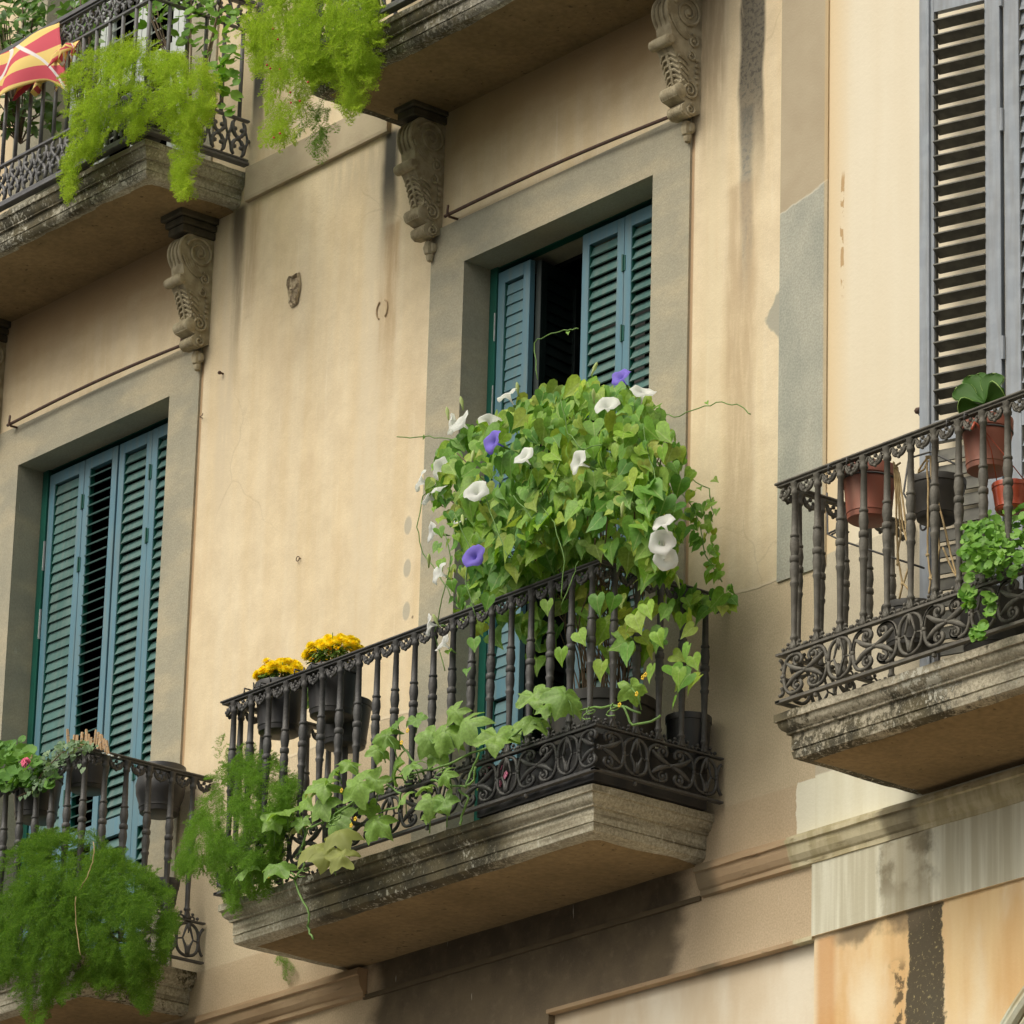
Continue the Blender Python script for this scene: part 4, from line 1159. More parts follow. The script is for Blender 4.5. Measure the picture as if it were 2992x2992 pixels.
# ------------------------------------------------------------------ shutters
def shutter_leaf(parent, x0, x1, z0, z1, y, tilt, midz, Mx=None, mats=('blue', 'slat', 'green'), pitch=0.0535, st=0.048, slat_w=0.053, part='shutter_leaf', th=0.032, top=0.062, lower=None):
    """tilt: degrees of each slat from vertical (0 closed)"""
    fr = MB()
    X = Mx if Mx is not None else Matrix.Identity(4)
    fr.box(x0, x0 + st, y, y + th, z0, z1, X, bev=0.002)
    fr.box(x1 - st, x1, y, y + th, z0, z1, X, bev=0.002)
    fr.box(x0 + st, x1 - st, y, y + th - 0.001, z1 - top, z1 - 0.001, X)
    fr.box(x0 + st, x1 - st, y, y + th - 0.001, z0 + 0.001, z0 + 0.13, X)
    fr.box(x0 + st, x1 - st, y, y + th - 0.001, midz - 0.045, midz + 0.045, X)
    f = fr.build(part, M[mats[0]], parent, fix=True)
    for za, zb, ti, mt in ((midz + 0.045, z1 - top, tilt, mats[1]), (z0 + 0.13, midz - 0.045, lower if lower is not None else tilt, mats[1])):
        sl = MB()
        n = int((zb - za) / pitch)
        off = (zb - za - n * pitch) / 2
        for i in range(n):
            zc = za + off + pitch * (i + 0.5) + random.gauss(0, 0.0008)
            a = R(ti + random.gauss(0, 1.3))
            hw = slat_w / 2
            # lower edge outwards
            p = Vector((0, -math.sin(a) * hw, -math.cos(a) * hw)); q = -p
            nn = Vector((0, -math.cos(a), math.sin(a))) * 0.0035
            c = Vector((0, y + th * 0.55, zc))
            vs = []
            for x in (x0 + st, x1 - st):
                for w in (p + nn, q + nn, q - nn, p - nn):
                    vs.append(X @ (Vector((x, 0, 0)) + c + w))
            sl.add(vs, [(0,1,2,3), (7,6,5,4), (0,4,5,1), (1,5,6,2), (2,6,7,3), (3,7,4,0)])
        s_ = sl.build('louvre_slats', M[mats[1]], f)
    # inner green edge strips
    ed = MB()
    for xx in (x0 + st, x1 - st - 0.004):
        for za, zb in ((midz + 0.045, z1 - top), (z0 + 0.13, midz - 0.045)):
            ed.box(xx + 0.0005, xx + 0.0035, y + 0.006, y + th - 0.002, za, zb, X)
    ed.build('slat_channel', M[mats[2]], f)
    return f

def hinge(parent, x, y, z, h=0.075, w=0.026, mt='green'):
    mb = MB().box(x - w/2, x + w/2, y - 0.004, y + 0.001, z - h/2, z + h/2, bev=0.001)
    mb.tube([(x - w * 0.1, y - 0.006, z - h/2 - 0.004), (x - w * 0.1, y - 0.006, z + h/2 + 0.004)], 0.005, 8)
    return mb.build('hinge', M[mt], parent)

def blue_shutters(bx, label, openings, z0=7.78, z1=10.815, y=0.150, name='louvred_shutters'):
    t = thing(name, label, 'shutters', (bx, y, z0), 'blue green folding shutters')
    a = bx - OPW
    # thin dark green jamb strip at the left
    MB().box(a + 0.002, a + 0.052, y - 0.006, y + 0.05, z0, z1 + 0.05).build('shutter_frame', M['green'], t)
    MB().box(a + 0.031, bx + OPW - 0.002, y + 0.004, y + 0.05, z1 + 0.003, z1 + 0.05).build('shutter_frame', M['green'], t)
    return t

tA = blue_shutters(BAYS[1], 'closed blue green folding shutters behind the lower left balcony', None)
xsL = [-3.968, -3.648, -3.352, -3.050, -2.690]
tilts = (13, 62, 23, 26)
for i in range(4):
    g0, g1 = xsL[i] + (0.003 if i != 2 else 0.012), xsL[i+1] - 0.002
    f = shutter_leaf(tA, g0, g1, 7.79, 10.79, 0.150 if i != 2 else 0.152, tilts[i], 8.74, lower=(13, 64, 23, 26)[i])
    if i in (0, 2):
        for hz in (10.56, 10.22, 8.98, 8.1): hinge(f, xsL[i+1], 0.150, hz)
    if i == 0:
        for hz in (10.35, 9.98): MB().box(-3.975, -3.970, 0.140, 0.150, hz - 0.08, hz + 0.08).build('hinge', M['hinge_white'], f)
tB = blue_shutters(BAYS[0], 'half open blue green folding shutters above the morning glory, one pair folded inwards', None)
f1 = shutter_leaf(tB, -0.278, -0.045, 7.79, 10.79, 0.150, 8, 8.74, mats=('blue', 'slat_blue', 'green'))
for hz in (10.52, 10.16, 9.2): MB().box(-0.2865, -0.282, 0.138, 0.1435, hz - 0.07, hz + 0.07).build('hinge', M['hinge_white'], f1)
# second leaf folded back into the room
Mx = Matrix.Translation((-0.030, 0.19, 0)) @ Matrix.Rotation(R(101), 4, 'Z')
f2 = shutter_leaf(tB, 0.0, 0.30, 7.79, 10.79, -0.016, 12, 8.74, Mx, mats=('green_shaded', 'green_shaded', 'green_shaded'))
for hz in (10.52, 10.16, 9.2):
    MB().box(-0.036, -0.033, 0.20, 0.206, hz - 0.07, hz + 0.07).build('hinge', M['hinge_white'], f2)
f3 = shutter_leaf(tB, 0.332, 0.627, 7.79, 10.79, 0.150, 23, 8.74)
f4 = shutter_leaf(tB, 0.630, 1.005, 7.79, 10.79, 0.150, 26, 8.74)
for hz in (10.56, 10.22, 8.98, 8.1): hinge(f3, 0.6285, 0.150, hz)
# glazed door inside, dimly seen
gd = thing('balcony_door', 'dark glazed balcony door standing inside the gap of the half open shutters', 'door', (0.35, 0.5, 7.8))
mb = MB().box(-0.30, -0.24, 0.50, 0.545, 7.80, 10.75).box(0.95, 1.0, 0.50, 0.545, 7.80, 10.75).box(-0.24, 0.95, 0.50, 0.545, 10.46, 10.52).box(0.30, 0.37, 0.50, 0.545, 7.80, 10.46)
mb.build('door_frame', simple('dim_brown_frame', (0.07, 0.065, 0.06), None, 8, 0.5), gd)

# pale shutters of the flat above, upper left
tC = thing('louvred_shutters', 'pale grey shutters behind the plants of the upper left balcony', 'shutters', (BAYS[1], 0.15, 11.9))
for i in range(4):
    shutter_leaf(tC, BAYS[1] - OPW + 0.336 * i + 0.003, BAYS[1] - OPW + 0.336 * (i + 1) - 0.003, 11.9, 14.88, 0.15, 50, 12.9, mats=('white_paint', 'white_paint', 'white_paint'), pitch=0.07, slat_w=0.055)

# tall grey shutters on the right
tD = thing('louvred_shutters', 'tall weathered blue grey shutters with open louvres, in front of the cream wall', 'shutters', (2.80, 0.0, 7.8))
LX, LY = 2.932, -0.205
def leaf_frame(d):
    return Matrix.Translation((LX + d * math.cos(R(18)), LY + d * math.sin(R(18)), 0)) @ Matrix.Rotation(R(18), 4, 'Z')
f5 = shutter_leaf(tD, 0.0, 0.375, 7.82, 11.02, 0.0, -72, 9.0, leaf_frame(0.0), mats=('grey_paint', 'grey_slat', 'grey_slat'), pitch=0.0685, st=0.070, slat_w=0.060, top=0.16, lower=18)
MB().box(0.040, 0.052, -0.010, 0.0, 7.82, 11.02, leaf_frame(0.0), bev=0.003).build('cover_strip', M['grey_paint'], f5)
f6 = shutter_leaf(tD, 0.392, 0.775, 7.82, 11.02, 0.0, 18, 9.0, leaf_frame(0.0), mats=('grey_paint', 'grey_slat2', 'grey_slat'), pitch=0.0685, st=0.070, slat_w=0.066, top=0.16)
for hz in (8.3, 9.3, 10.3, 10.86): MB().tube([leaf_frame(0.3835) @ Vector((0, -0.004, hz - 0.05)), leaf_frame(0.3835) @ Vector((0, -0.004, hz + 0.05))], 0.009, 8).build('hinge', M['grey_paint'], f5)
# shutter catch: curved iron stay with a knob
p = at(2722, 1236, -0.10); q = at(2683, 1200, -0.16)
mb = MB().tube([p + Vector((0.05, 0.1, -0.02)), p, p + (q - p) * 0.45 + Vector((0, 0, -0.012)), q], lambda t: 0.013 - 0.003 * t, 8)
st_ = thing('shutter_stay', 'short iron stay with a rusty knob sticking out beside the grey shutters', 'stay', tuple(p))
mb.build('arm', M['grey_paint'], st_, smooth=True)
MB().ball(q, 0.016, 8, (1.2, 1, 0.9)).build('knob', M['rust_rod'], st_, smooth=True)

# ------------------------------------------------------------------ pots
def pot(name, label, cat, rim_px, y, r, h, mat_, group=None, rim=0.018, taper=0.80, soil=True, bulge=0.0, bands=True):
    """pot whose rim centre is at a point of the view"""
    c = at(rim_px[0], rim_px[1], y)
    t = thing(name, label, cat, (c.x, y, c.z - h), group)
    prof = [(r * taper * 0.9, 0.0), (r * taper, 0.006)]
    if bands: prof += [(r * (taper + (1 - taper) * 0.10), h * 0.12), (r * (taper + (1 - taper) * 0.10) + 0.003, h * 0.13), (r * (taper + (1 - taper) * 0.2), h * 0.20)]
    for q in (0.4, 0.6): prof.append((r * (taper + (1 - taper) * q) + bulge * math.sin(PI * q), h * q))
    prof += [(r * 0.955, h - rim * 2.4), (r * 0.96, h - rim * 1.6), (r, h - rim * 1.5), (r * 1.01, h - 0.003), (r * 1.0, h), (r * 0.95, h), (r * 0.93, h - 0.03), (r * 0.90, h - 0.032)]
    b = MB().lathe(prof, (c.x, y, c.z - h), 32, close=False)
    n = 32
    b.f.append(tuple(range(n - 1, -1, -1)))
    body = b.build('pot', mat_, t, autos=R(40))
    if soil:
        s_ = MB()
        for i in range(7):
            for k in range(16):
                a = 2 * PI * k / 16; rr = r * 0.93 * (1 - i / 6.0)
                s_.v.append((c.x + rr * math.cos(a), y + rr * math.sin(a), c.z - 0.026 + 0.010 * noise.noise(Vector((rr * 40 * math.cos(a), rr * 40 * math.sin(a), 1)))))
        for i in range(6):
            for k in range(16):
                k2 = (k + 1) % 16
                s_.f.append((i*16+k, i*16+k2, (i+1)*16+k2, (i+1)*16+k))
        s_.build('soil', M['soil'], t, smooth=True)
    t['rz'] = c.z; t['rx'] = c.x
    return t, c
def ring_holder(parent, c, y, r, z, yr, mat_):
    mb = MB().tube([(c.x + r * math.cos(a), y + r * math.sin(a), z) for a in np.linspace(0, 2*PI, 25)], 0.004, 5, caps=False)
    for s_ in (-0.5, 0.5):
        mb.tube([(c.x + s_ * r, y - r * 0.86, z), (c.x + s_ * r, yr + 0.02, z + 0.03), (c.x + s_ * r, yr + 0.02, 8.715), (c.x + s_ * r, yr - 0.03, 8.715), (c.x + s_ * r, yr - 0.03, 8.69)], 0.004, 5)
    mb.build('pot_ring', mat_, parent, smooth=True)

p1, c1 = pot('flower_pot', 'black plastic pot under the left yellow chrysanthemum', 'pot', (822, 2002), -0.57, 0.118, 0.235, M['black_plastic'], 'black plastic pots on the balconies')
ring_holder(p1, c1, -0.57, 0.120, c1.z - 0.03, -0.70, M['iron'])
p2, c2 = pot('flower_pot', 'black plastic pot under the right, higher yellow chrysanthemum', 'pot', (975, 1958), -0.56, 0.122, 0.225, M['black_plastic'], 'black plastic pots on the balconies')
ring_holder(p2, c2, -0.56, 0.124, c2.z - 0.03, -0.70, M['iron'])
p3, c3 = pot('flower_pot', 'black plastic pot standing on a stake below the right yellow chrysanthemum', 'pot', (1010, 2052), -0.40, 0.120, 0.215, M['black_plastic'], 'black plastic pots on the balconies')
MB().tube([(c3.x, -0.40, c3.z - 0.213), (c3.x, -0.40, 7.765)], 0.02, 8).tube([(c3.x - 0.09, -0.40, 7.772), (c3.x + 0.09, -0.40, 7.772)], 0.012, 6).tube([(c3.x, -0.49, 7.772), (c3.x, -0.31, 7.772)], 0.012, 6).build('stand', M['iron'], p3)
p4, c4 = pot('plant_tub', 'large black tub in the corner of the middle balcony under the morning glory', 'tub', (1762, 2058), -0.40, 0.235, 0.45, M['black_dusty'], None, rim=0.03, taper=0.86)
p5, c5 = pot('flower_pot', 'small empty black pot on the floor beside the big tub', 'pot', (2012, 2098), -0.112, 0.098, 0.245, M['black_plastic'], 'black plastic pots on the balconies')
tr = thing('dark_liner', 'added black tray behind the dark scrollwork at the railing corner', 'liner', (1.15, -0.36, 7.77))  # added to put black behind the corner frieze
mb = MB()
for x0, x1, y0, y1 in ((0.72, 1.485, -0.668, -0.660), (0.72, 1.485, -0.06, -0.052), (0.72, 0.728, -0.660, -0.06), (1.477, 1.485, -0.660, -0.06)):
    mb.box(x0, x1, y0, y1, 7.770, 7.975)
mb.box(0.729, 1.476, -0.659, -0.061, 7.768, 7.776)
mb.build('liner', M['black_plastic'], tr)
# lower left balcony pots
p6, c6 = pot('flower_pot', 'black pot with sagging geranium at the left end of the lower left railing', 'pot', (112, 2262), -0.54, 0.122, 0.235, M['black_plastic'], 'black plastic pots on the balconies')
p7, c7 = pot('flower_pot', 'black pot holding the clothes pegs at the corner of the lower left railing', 'pot', (262, 2205), -0.53, 0.105, 0.185, M['black_plastic'], 'black plastic pots on the balconies')
p8, c8 = pot('flower_pot', 'round black bowl shaped pot on the right side of the lower left railing', 'pot', (472, 2244), -0.15, 0.118, 0.235, M['black_plastic'], 'black plastic pots on the balconies', bulge=0.012, rim=0.025)
p9, c9 = pot('flower_pot', 'small black nursery pot beside the dark green fern, lower left', 'pot', (488, 2572), -0.20, 0.062, 0.13, M['black_plastic'], 'black plastic pots on the balconies', taper=0.72)
for p_, c_, y_ in ((p6, c6, -0.54), (p7, c7, -0.53)): ring_holder(p_, c_, y_, 0.12 if p_ is p6 else 0.104, c_.z - 0.04, -0.705, M['iron'])
MB().tube([(c9.x, -0.20, c9.z - 0.128), (c9.x, -0.20, 7.785)], 0.02, 6).build('stand', M['iron'], p9)
# pots on the right balcony
def at_rail_pot(px, py, y): return at(px, py, y)
p10, c10 = pot('flower_pot', 'terracotta coloured pot hanging inside the left end of the right railing', 'pot', (2540, 1368), -0.575, 0.108, 0.225, M['terracotta'], 'terracotta coloured pots on the right balcony', rim=0.030)
ring_holder(p10, c10, -0.575, 0.106, c10.z - 0.055, -0.715, M['iron'])
p11, c11 = pot('flower_pot', 'terracotta coloured pot below the fat leaved succulent', 'pot', (2885, 1228), -0.575, 0.100, 0.215, M['terracotta'], 'terracotta coloured pots on the right balcony', rim=0.030)
ring_holder(p11, c11, -0.575, 0.098, c11.z - 0.055, -0.715, M['iron'])
p12, c12 = pot('flower_pot', 'small glossy red brown hanging pot with a pale green plant', 'pot', (2957, 1418), -0.60, 0.078, 0.110, M['red_plastic'], None, rim=0.012)
mb = MB()
for s_ in (-1, 1):
    mb.tube([(c12.x + s_ * 0.072, -0.60, c12.z - 0.004), (c12.x + s_ * 0.02 - 0.03, -0.66, c12.z + 0.14), (c12.x - 0.05, -0.70, c12.z + 0.215), (c12.x - 0.055, -0.735, c12.z + 0.235)], 0.0022, 5)
mb.tube([(c12.x - 0.05, -0.70, c12.z + 0.19), (c12.x - 0.055, -0.72, c12.z + 0.225), (c12.x - 0.058, -0.74, c12.z + 0.235), (c12.x - 0.06, -0.752, c12.z + 0.205)], 0.006, 6)
mb.build('hanger', M['red_plastic'], p12, smooth=True)
p13, c13 = pot('flower_pot', 'wide dark pot in a wire holder behind the right railing', 'pot', (2738, 1405), -0.42, 0.115, 0.17, M['black_dusty'], None, taper=0.7)
MB().tube([(c13.x, -0.42, c13.z - 0.168), (c13.x, -0.42, 7.78)], 0.012, 6).build('stand', M['iron'], p13)
p14, c14 = pot('flower_pot', 'low black pot on the floor of the right balcony behind the scrollwork', 'pot', (2665, 1775), -0.45, 0.12, 0.18, M['black_dusty'], 'low black pots on the right balcony floor')
p15, c15 = pot('flower_pot', 'low black pot on the floor of the right balcony under the bushy green plant', 'pot', (2905, 1745), -0.50, 0.14, 0.24, M['black_dusty'], 'low black pots on the right balcony floor')

# ------------------------------------------------------------------ leaves
def heart_template(bend=0.25, fold=0.18, lobes=0):
    """heart leaf, tip towards -x? stem at the origin, tip along +x, face +z"""
    ang = np.linspace(0, PI, 8)
    out = []
    half = [(-0.10, 0.0), (-0.26, 0.16), (-0.24, 0.36), (-0.06, 0.50), (0.20, 0.50), (0.45, 0.36), (0.72, 0.15), (1.0, 0.0)]
    V = []; F = []
    mid = [(-0.06, 0), (0.0, 0), (0.1, 0), (0.22, 0), (0.38, 0), (0.55, 0), (0.75, 0), (1.0, 0)]
    def zf(x, y): return fold * abs(y) - bend * x * x - 0.25 * y * y + 0.02 * math.sin(9 * x + 6 * y)
    for (x, y) in mid: V.append((x, 0, zf(x, 0)))
    for s in (1, -1):
        b = len(V)
        for x, y in half[1:7]: V.append((x, s * y, zf(x, y)))
        for i in range(6):
            pass
        # quads between midrib and outline
        for i in range(5):
            q = [i + 1 if i < 1 else i + 1, i + 2, b + i + 1, b + i]
            F.append(tuple(q) if s > 0 else tuple(reversed(q)))
        F.append((0, 1, b, b) if s > 0 else (1, 0, b, b))
        F.append((6, 7, b + 5, b + 5) if s > 0 else (7, 6, b + 5, b + 5))
    return np.array(V, float), F

def tri_tpl(V, F):
    T = []
    for f in F:
        if len(set(f)) < 3: continue
        g = []
        for k in f:
            if k not in g: g.append(k)
        for i in range(1, len(g) - 1): T.append((g[0], g[i], g[i + 1]))
    return np.array(V, float), np.array(T, int)

HEARTS = [tri_tpl(*heart_template(b, f)) for b, f in ((0.12, 0.25), (0.3, 0.15), (0.45, 0.30), (0.2, 0.45), (-0.05, 0.10))]

def lobed_template(seed, cup=0.15, crumple=0.06):
    """five angled squash leaf, stem at the origin, centre at +x"""
    rnd = random.Random(seed)
    n = 40; rings = 5
    V = [(0, 0, 0)]; F = []
    def rad(a):
        a2 = (a + PI) % (2 * PI) - PI
        sinus = 1 - 0.75 * math.exp(-((abs(a2) - PI) / 0.22) ** 2)
        lob = 0.84 + 0.16 * math.cos(5 * a2) + 0.035 * math.cos(15 * a2)
        return sinus * lob * (1 + 0.05 * math.cos(a2))
    for i in range(1, rings + 1):
        for k in range(n):
            a = 2 * PI * k / n
            r_ = rad(a) * i / rings * (1 + (0.03 * rnd.uniform(-1, 1) if i == rings else 0))
            x, y = r_ * math.cos(a) + 0.0, r_ * math.sin(a)
            vein = abs(math.sin(2.5 * a))
            z = -cup * r_ * r_ + 0.13 * r_ * (vein - 0.5) + crumple * noise.noise(Vector((x * 2.2 + seed, y * 2.2, seed * 1.7))) * (0.4 + r_) * 2
            V.append((x * 0.62, y * 0.62, z * 0.62))
    for k in range(n):
        F.append((0, 1 + k, 1 + (k + 1) % n))
    for i in range(rings - 1):
        for k in range(n):
            k2 = (k + 1) % n; a = 1 + i * n; b = a + n
            F.append((a + k, b + k, b + k2)); F.append((a + k, b + k2, a + k2))
    A = [0.0] + [0.12 + abs(math.sin(2.5 * 2 * PI * k / n)) for i in range(rings) for k in range(n)]
    return np.array(V, float), np.array(F, int), np.array(A)
LOBED = [lobed_template(i, 0.1 + 0.25 * (i % 3), 0.07 + 0.04 * (i % 2)) for i in range(6)]

def oval_template(w=0.25, bend=0.2, fold=0.1, n=6):
    V = []; F = []
    for i in range(n + 1):
        t = i / n
        ww = w * math.sin(PI * min(1, t * 0.97 + 0.015)) ** 0.8
        for s in (-1, 0, 1): V.append((t, s * ww, -bend * t * t + fold * abs(s) * ww))
    for i in range(n):
        for s in (0, 1):
            a = i * 3 + s
            F += [(a, a + 3, a + 4), (a, a + 4, a + 1)]
    return np.array(V, float), np.array(F, int)

def in_poly(x, y, poly):
    c = False; n = len(poly); j = n - 1
    for i in range(n):
        xi, yi = poly[i]; xj, yj = poly[j]
        if (yi > y) != (yj > y) and x < (xj - xi) * (y - yi) / (yj - yi) + xi: c = not c
        j = i
    return c

def edge_dist(x, y, poly):
    d = 1e9; n = len(poly)
    for i in range(n):
        x1, y1 = poly[i]; x2, y2 = poly[(i + 1) % n]
        dx, dy = x2 - x1, y2 - y1
        t = max(0, min(1, ((x - x1) * dx + (y - y1) * dy) / (dx * dx + dy * dy + 1e-9)))
        d = min(d, math.hypot(x - x1 - t * dx, y - y1 - t * dy))
    return d

def volume_points(poly, y0, depth, n, k=90.0, front=0.0, dens=None):
    """points of a rounded plant volume: its outline, centred y0, half depth grows away from the outline"""
    xs = [p[0] for p in poly]; ys = [p[1] for p in poly]
    out = []
    tries = 0
    while len(out) < n and tries < n * 60:
        tries += 1
        x = random.uniform(min(xs), max(xs)); y = random.uniform(min(ys), max(ys))
        if not in_poly(x, y, poly): continue
        d = edge_dist(x, y, poly)
        h = depth * min(1.0, math.sqrt(d / k)) 
        w = random.uniform(-1, 1)
        if front and random.random() < front: w = -abs(w) ** 0.5
        if dens is not None and random.random() > dens(x, y): continue
        out.append((at(x, y, y0 + w * h), w, x, y))
    return out

def stem_mesh(paths, r, name, mat_, parent, n=5):
    mb = MB()
    for p in paths: mb.tube(p, r if not callable(r) else r, n)
    return mb.build(name, mat_, parent, smooth=True)

M['leaf_mg'] = leafmat('heart_leaf', [(0.12, 0.27, 0.03), (0.20, 0.38, 0.035), (0.28, 0.46, 0.05), (0.18, 0.36, 0.07), (0.38, 0.50, 0.06), (0.11, 0.28, 0.06), (0.20, 0.38, 0.05), (0.12, 0.29, 0.04), (0.17, 0.35, 0.05), (0.40, 0.46, 0.08), (0.08, 0.22, 0.03), (0.13, 0.30, 0.04)], 0.32, 0.5, 0.3, (0.045, 0.45))
M['leaf_sq'] = leafmat('squash_leaf', [(0.18, 0.33, 0.055), (0.24, 0.40, 0.075), (0.26, 0.42, 0.11), (0.15, 0.30, 0.05)], 0.36, 0.5, 0.4, (0.30, 0.40))
M['leaf_sq_old'] = leafmat('ageing_squash_leaf', [(0.26, 0.30, 0.085), (0.30, 0.32, 0.10)], 0.3, 0.6)
M['vine'] = simple('green_vine', (0.14, 0.26, 0.05), (0.10, 0.20, 0.04), 30, 0.6)
M['vine_dark'] = simple('brown_vine', (0.13, 0.085, 0.045), (0.09, 0.06, 0.03), 30, 0.7)
M['petal_white'] = leafmat('white_petal', [(0.90, 0.90, 0.89), (0.86, 0.87, 0.85)], 0.45, 0.6, 0.1, None, (1, 1, 0.98))
M['petal_violet'] = leafmat('violet_petal', [(0.24, 0.18, 0.74), (0.28, 0.22, 0.78)], 0.4, 0.6, 0.1, None, (1, 1, 1.1))
M['throat'] = leafmat('pale_green_throat', [(0.55, 0.62, 0.30), (0.50, 0.60, 0.26)], 0.3, 0.6, 0.1)

# ------------------------------------------------------------------ morning glory
mg = thing('morning_glory', 'big climbing morning glory with heart shaped leaves and white and violet trumpet flowers', 'climbing plant', (c4.x, -0.40, c4.z - 0.02))
poly = [(1275, 1330), (1320, 1290), (1400, 1225), (1500, 1175), (1640, 1120), (1740, 1095), (1790, 1130), (1860, 1140), (1930, 1200), (1985, 1290), (2010, 1400),
        (2000, 1500), (1985, 1600), (1990, 1680), (1900, 1690), (1840, 1650), (1780, 1640), (1700, 1625), (1640, 1650), (1560, 1700), (1470, 1730),
        (1400, 1690), (1370, 1600), (1340, 1520), (1290, 1480), (1270, 1410)]
items = []
def leaf_at(p, s, face=None, droop=None, tp=None):
    d = Vector((random.uniform(-0.9, 0.9), random.uniform(-0.55, 0.15), -random.uniform(0.35, 1.2))) if droop is None else Vector(droop)
    d.normalize()
    n_ = Vector((random.gauss(0.35, 0.45), random.gauss(-0.8, 0.35), random.gauss(0.35, 0.4))) if face is None else Vector(face)
    z = (n_ - d * n_.dot(d)).normalized()
    y = z.cross(d)
    M3 = np.array([[d[i] * s, y[i] * s, z[i] * s] for i in range(3)])
    items.append((random.randrange(len(HEARTS)) if tp is None else tp, M3, np.array(p)))
def dens(x, y):
    v = noise.noise(Vector((x / 95.0, y / 95.0, 3.3)))
    k = 1.0 if v > -0.12 else 0.5
    if x < 1340: k *= 0.5
    if x > 1960: k *= 0.5
    return k
for p, w, x, y in volume_points(poly, -0.54, 0.38, 1500, 110, 0.5, dens):
    leaf_at(p, random.choice((0.038, 0.05, 0.06, 0.07, 0.08, 0.095)) * random.uniform(0.85, 1.15))
# hanging sprays over the railing front
hang = [(1350, 1700), (1560, 1680), (1700, 1640), (1850, 1690), (2010, 1760), (2060, 1990), (1990, 2000), (1930, 1900), (1860, 1990), (1780, 1960), (1730, 1830),
        (1640, 1800), (1600, 1960), (1540, 1900), (1500, 1830), (1430, 1900), (1370, 1800)]
for p, w, x, y in volume_points(hang, -0.54, 0.12, 120, 60, 0.0, lambda x, y: 1.0 if y < 1800 else 0.6):
    leaf_at(p, random.uniform(0.06, 0.10))
for (x, y, s) in ((1430, 1745, .085), (1385, 1870, .07), (1690, 1850, .10), (1745, 1745, .10), (1795, 1745, .09), (1835, 1890, .115), (1855, 1800, .12), (1890, 1770, .10), (1905, 1950, .10),
                  (1985, 1960, .095), (2010, 1890, .09), (1600, 1760, .08), (1760, 1940, .09), (1640, 1900, .085), (1920, 1850, .09), (1350, 1720, .06), (1975, 2040, .07)):
    leaf_at(at(x, y, -0.74 - random.uniform(0, 0.07)), s * random.uniform(0.68, 0.92), (random.gauss(0.4, 0.35), -0.9, random.gauss(0.3, 0.3)), (random.uniform(-0.8, 0.8), -0.1, -1))
V, F = instance(HEARTS, items)
np_mesh('foliage', V, F, M['leaf_mg'], mg)
# vines
paths = []
base = Vector((c4.x, -0.40, c4.z - 0.02))
for i in range(46):
    e, w, x, y = volume_points(poly, -0.52, 0.36, 1, 110)[0]
    b = base + Vector((random.uniform(-0.12, 0.12), random.uniform(-0.12, 0.12), 0))
    m1 = b + Vector((random.uniform(-0.15, 0.15), random.uniform(-0.12, 0.12), 0.45))
    paths.append([b.lerp(m1, t).lerp(m1.lerp(e, t), t) + Vector((0.02 * math.sin(9 * t + i), 0.015 * math.cos(7 * t + i), 0.02 * math.sin(5 * t + i))) for t in np.linspace(0, 1, 12)])
def trail(pxs, y, r_leaf=0.0, nl=0, r=0.0026):
    P = [at(a, b, y + random.uniform(-0.02, 0.02)) for a, b in pxs]
    out = []
    for i in range(len(P) - 1):
        for t in np.linspace(0, 1, 5)[:-1]: out.append(P[i].lerp(P[i + 1], t) + Vector((random.gauss(0, 0.003), 0, random.gauss(0, 0.003))))
    out.append(P[-1]); return out
thin = [trail([(1570, 1110), (1560, 1000), (1610, 975), (1660, 965), (1690, 960)], -0.3), trail([(1900, 1200), (1970, 1220), (2040, 1190), (2110, 1176), (2170, 1190), (2193, 1210)], -0.25),
        trail([(1350, 1290), (1270, 1275), (1210, 1278), (1160, 1276)], -0.45), trail([(1290, 1400), (1235, 1450), (1220, 1540), (1235, 1620), (1290, 1690), (1330, 1760)], -0.62),
        trail([(1300, 1560), (1320, 1640), (1290, 1750), (1270, 1850), (1300, 1960)], -0.72), trail([(1960, 1400), (2030, 1490), (2050, 1560), (2060, 1620), (2110, 1700)], -0.30),
        trail([(2000, 1380), (2070, 1430), (2085, 1500), (2060, 1570)], -0.30), trail([(1560, 1450), (1620, 1530), (1650, 1640), (1640, 1750)], -0.9), trail([(1690, 1640), (1670, 1700), (1640, 1770)], -0.8),
        trail([(1880, 1250), (1900, 1350), (1930, 1440)], -0.85), trail([(1500, 1450), (1560, 1520), (1600, 1540)], -0.92), trail([(1330, 1500), (1370, 1600), (1360, 1700), (1390, 1800)], -0.78),
        trail([(1640, 1170), (1660, 1270), (1700, 1310), (1760, 1300)], -0.92), trail([(1580, 1460), (1630, 1370), (1640, 1330)], -0.92), trail([(1400, 1400), (1440, 1520), (1490, 1640)], -0.90)]
stem_mesh(paths, 0.0030, 'stems', M['vine_dark'], mg)
stem_mesh(thin, 0.0026, 'tendrils', M['vine'], mg)
items = []
for (x, y, s, yy) in ((1660, 970, .02, -.3), (2065, 1175, .02, -.25), (2030, 1560, .05, -.3), (2050, 1475, .05, -.3), (2095, 1490, .035, -.3), (2040, 1590, .05, -.3), (2070, 1640, .055, -.3), (2105, 1650, .04, -.3),
                      (2085, 1400, .035, -.3), (2000, 1500, .06, -.3), (1290, 1640, .05, -.7), (1320, 1700, .05, -.72), (1345, 1750, .05, -.72), (1280, 1590, .05, -.66), (1310, 1900, .035, -.74), (1365, 1955, .04, -.74), (1240, 1275, .02, -.45)):
    leaf_at(at(x, y, yy), s, (0.4, -0.9, 0.3))
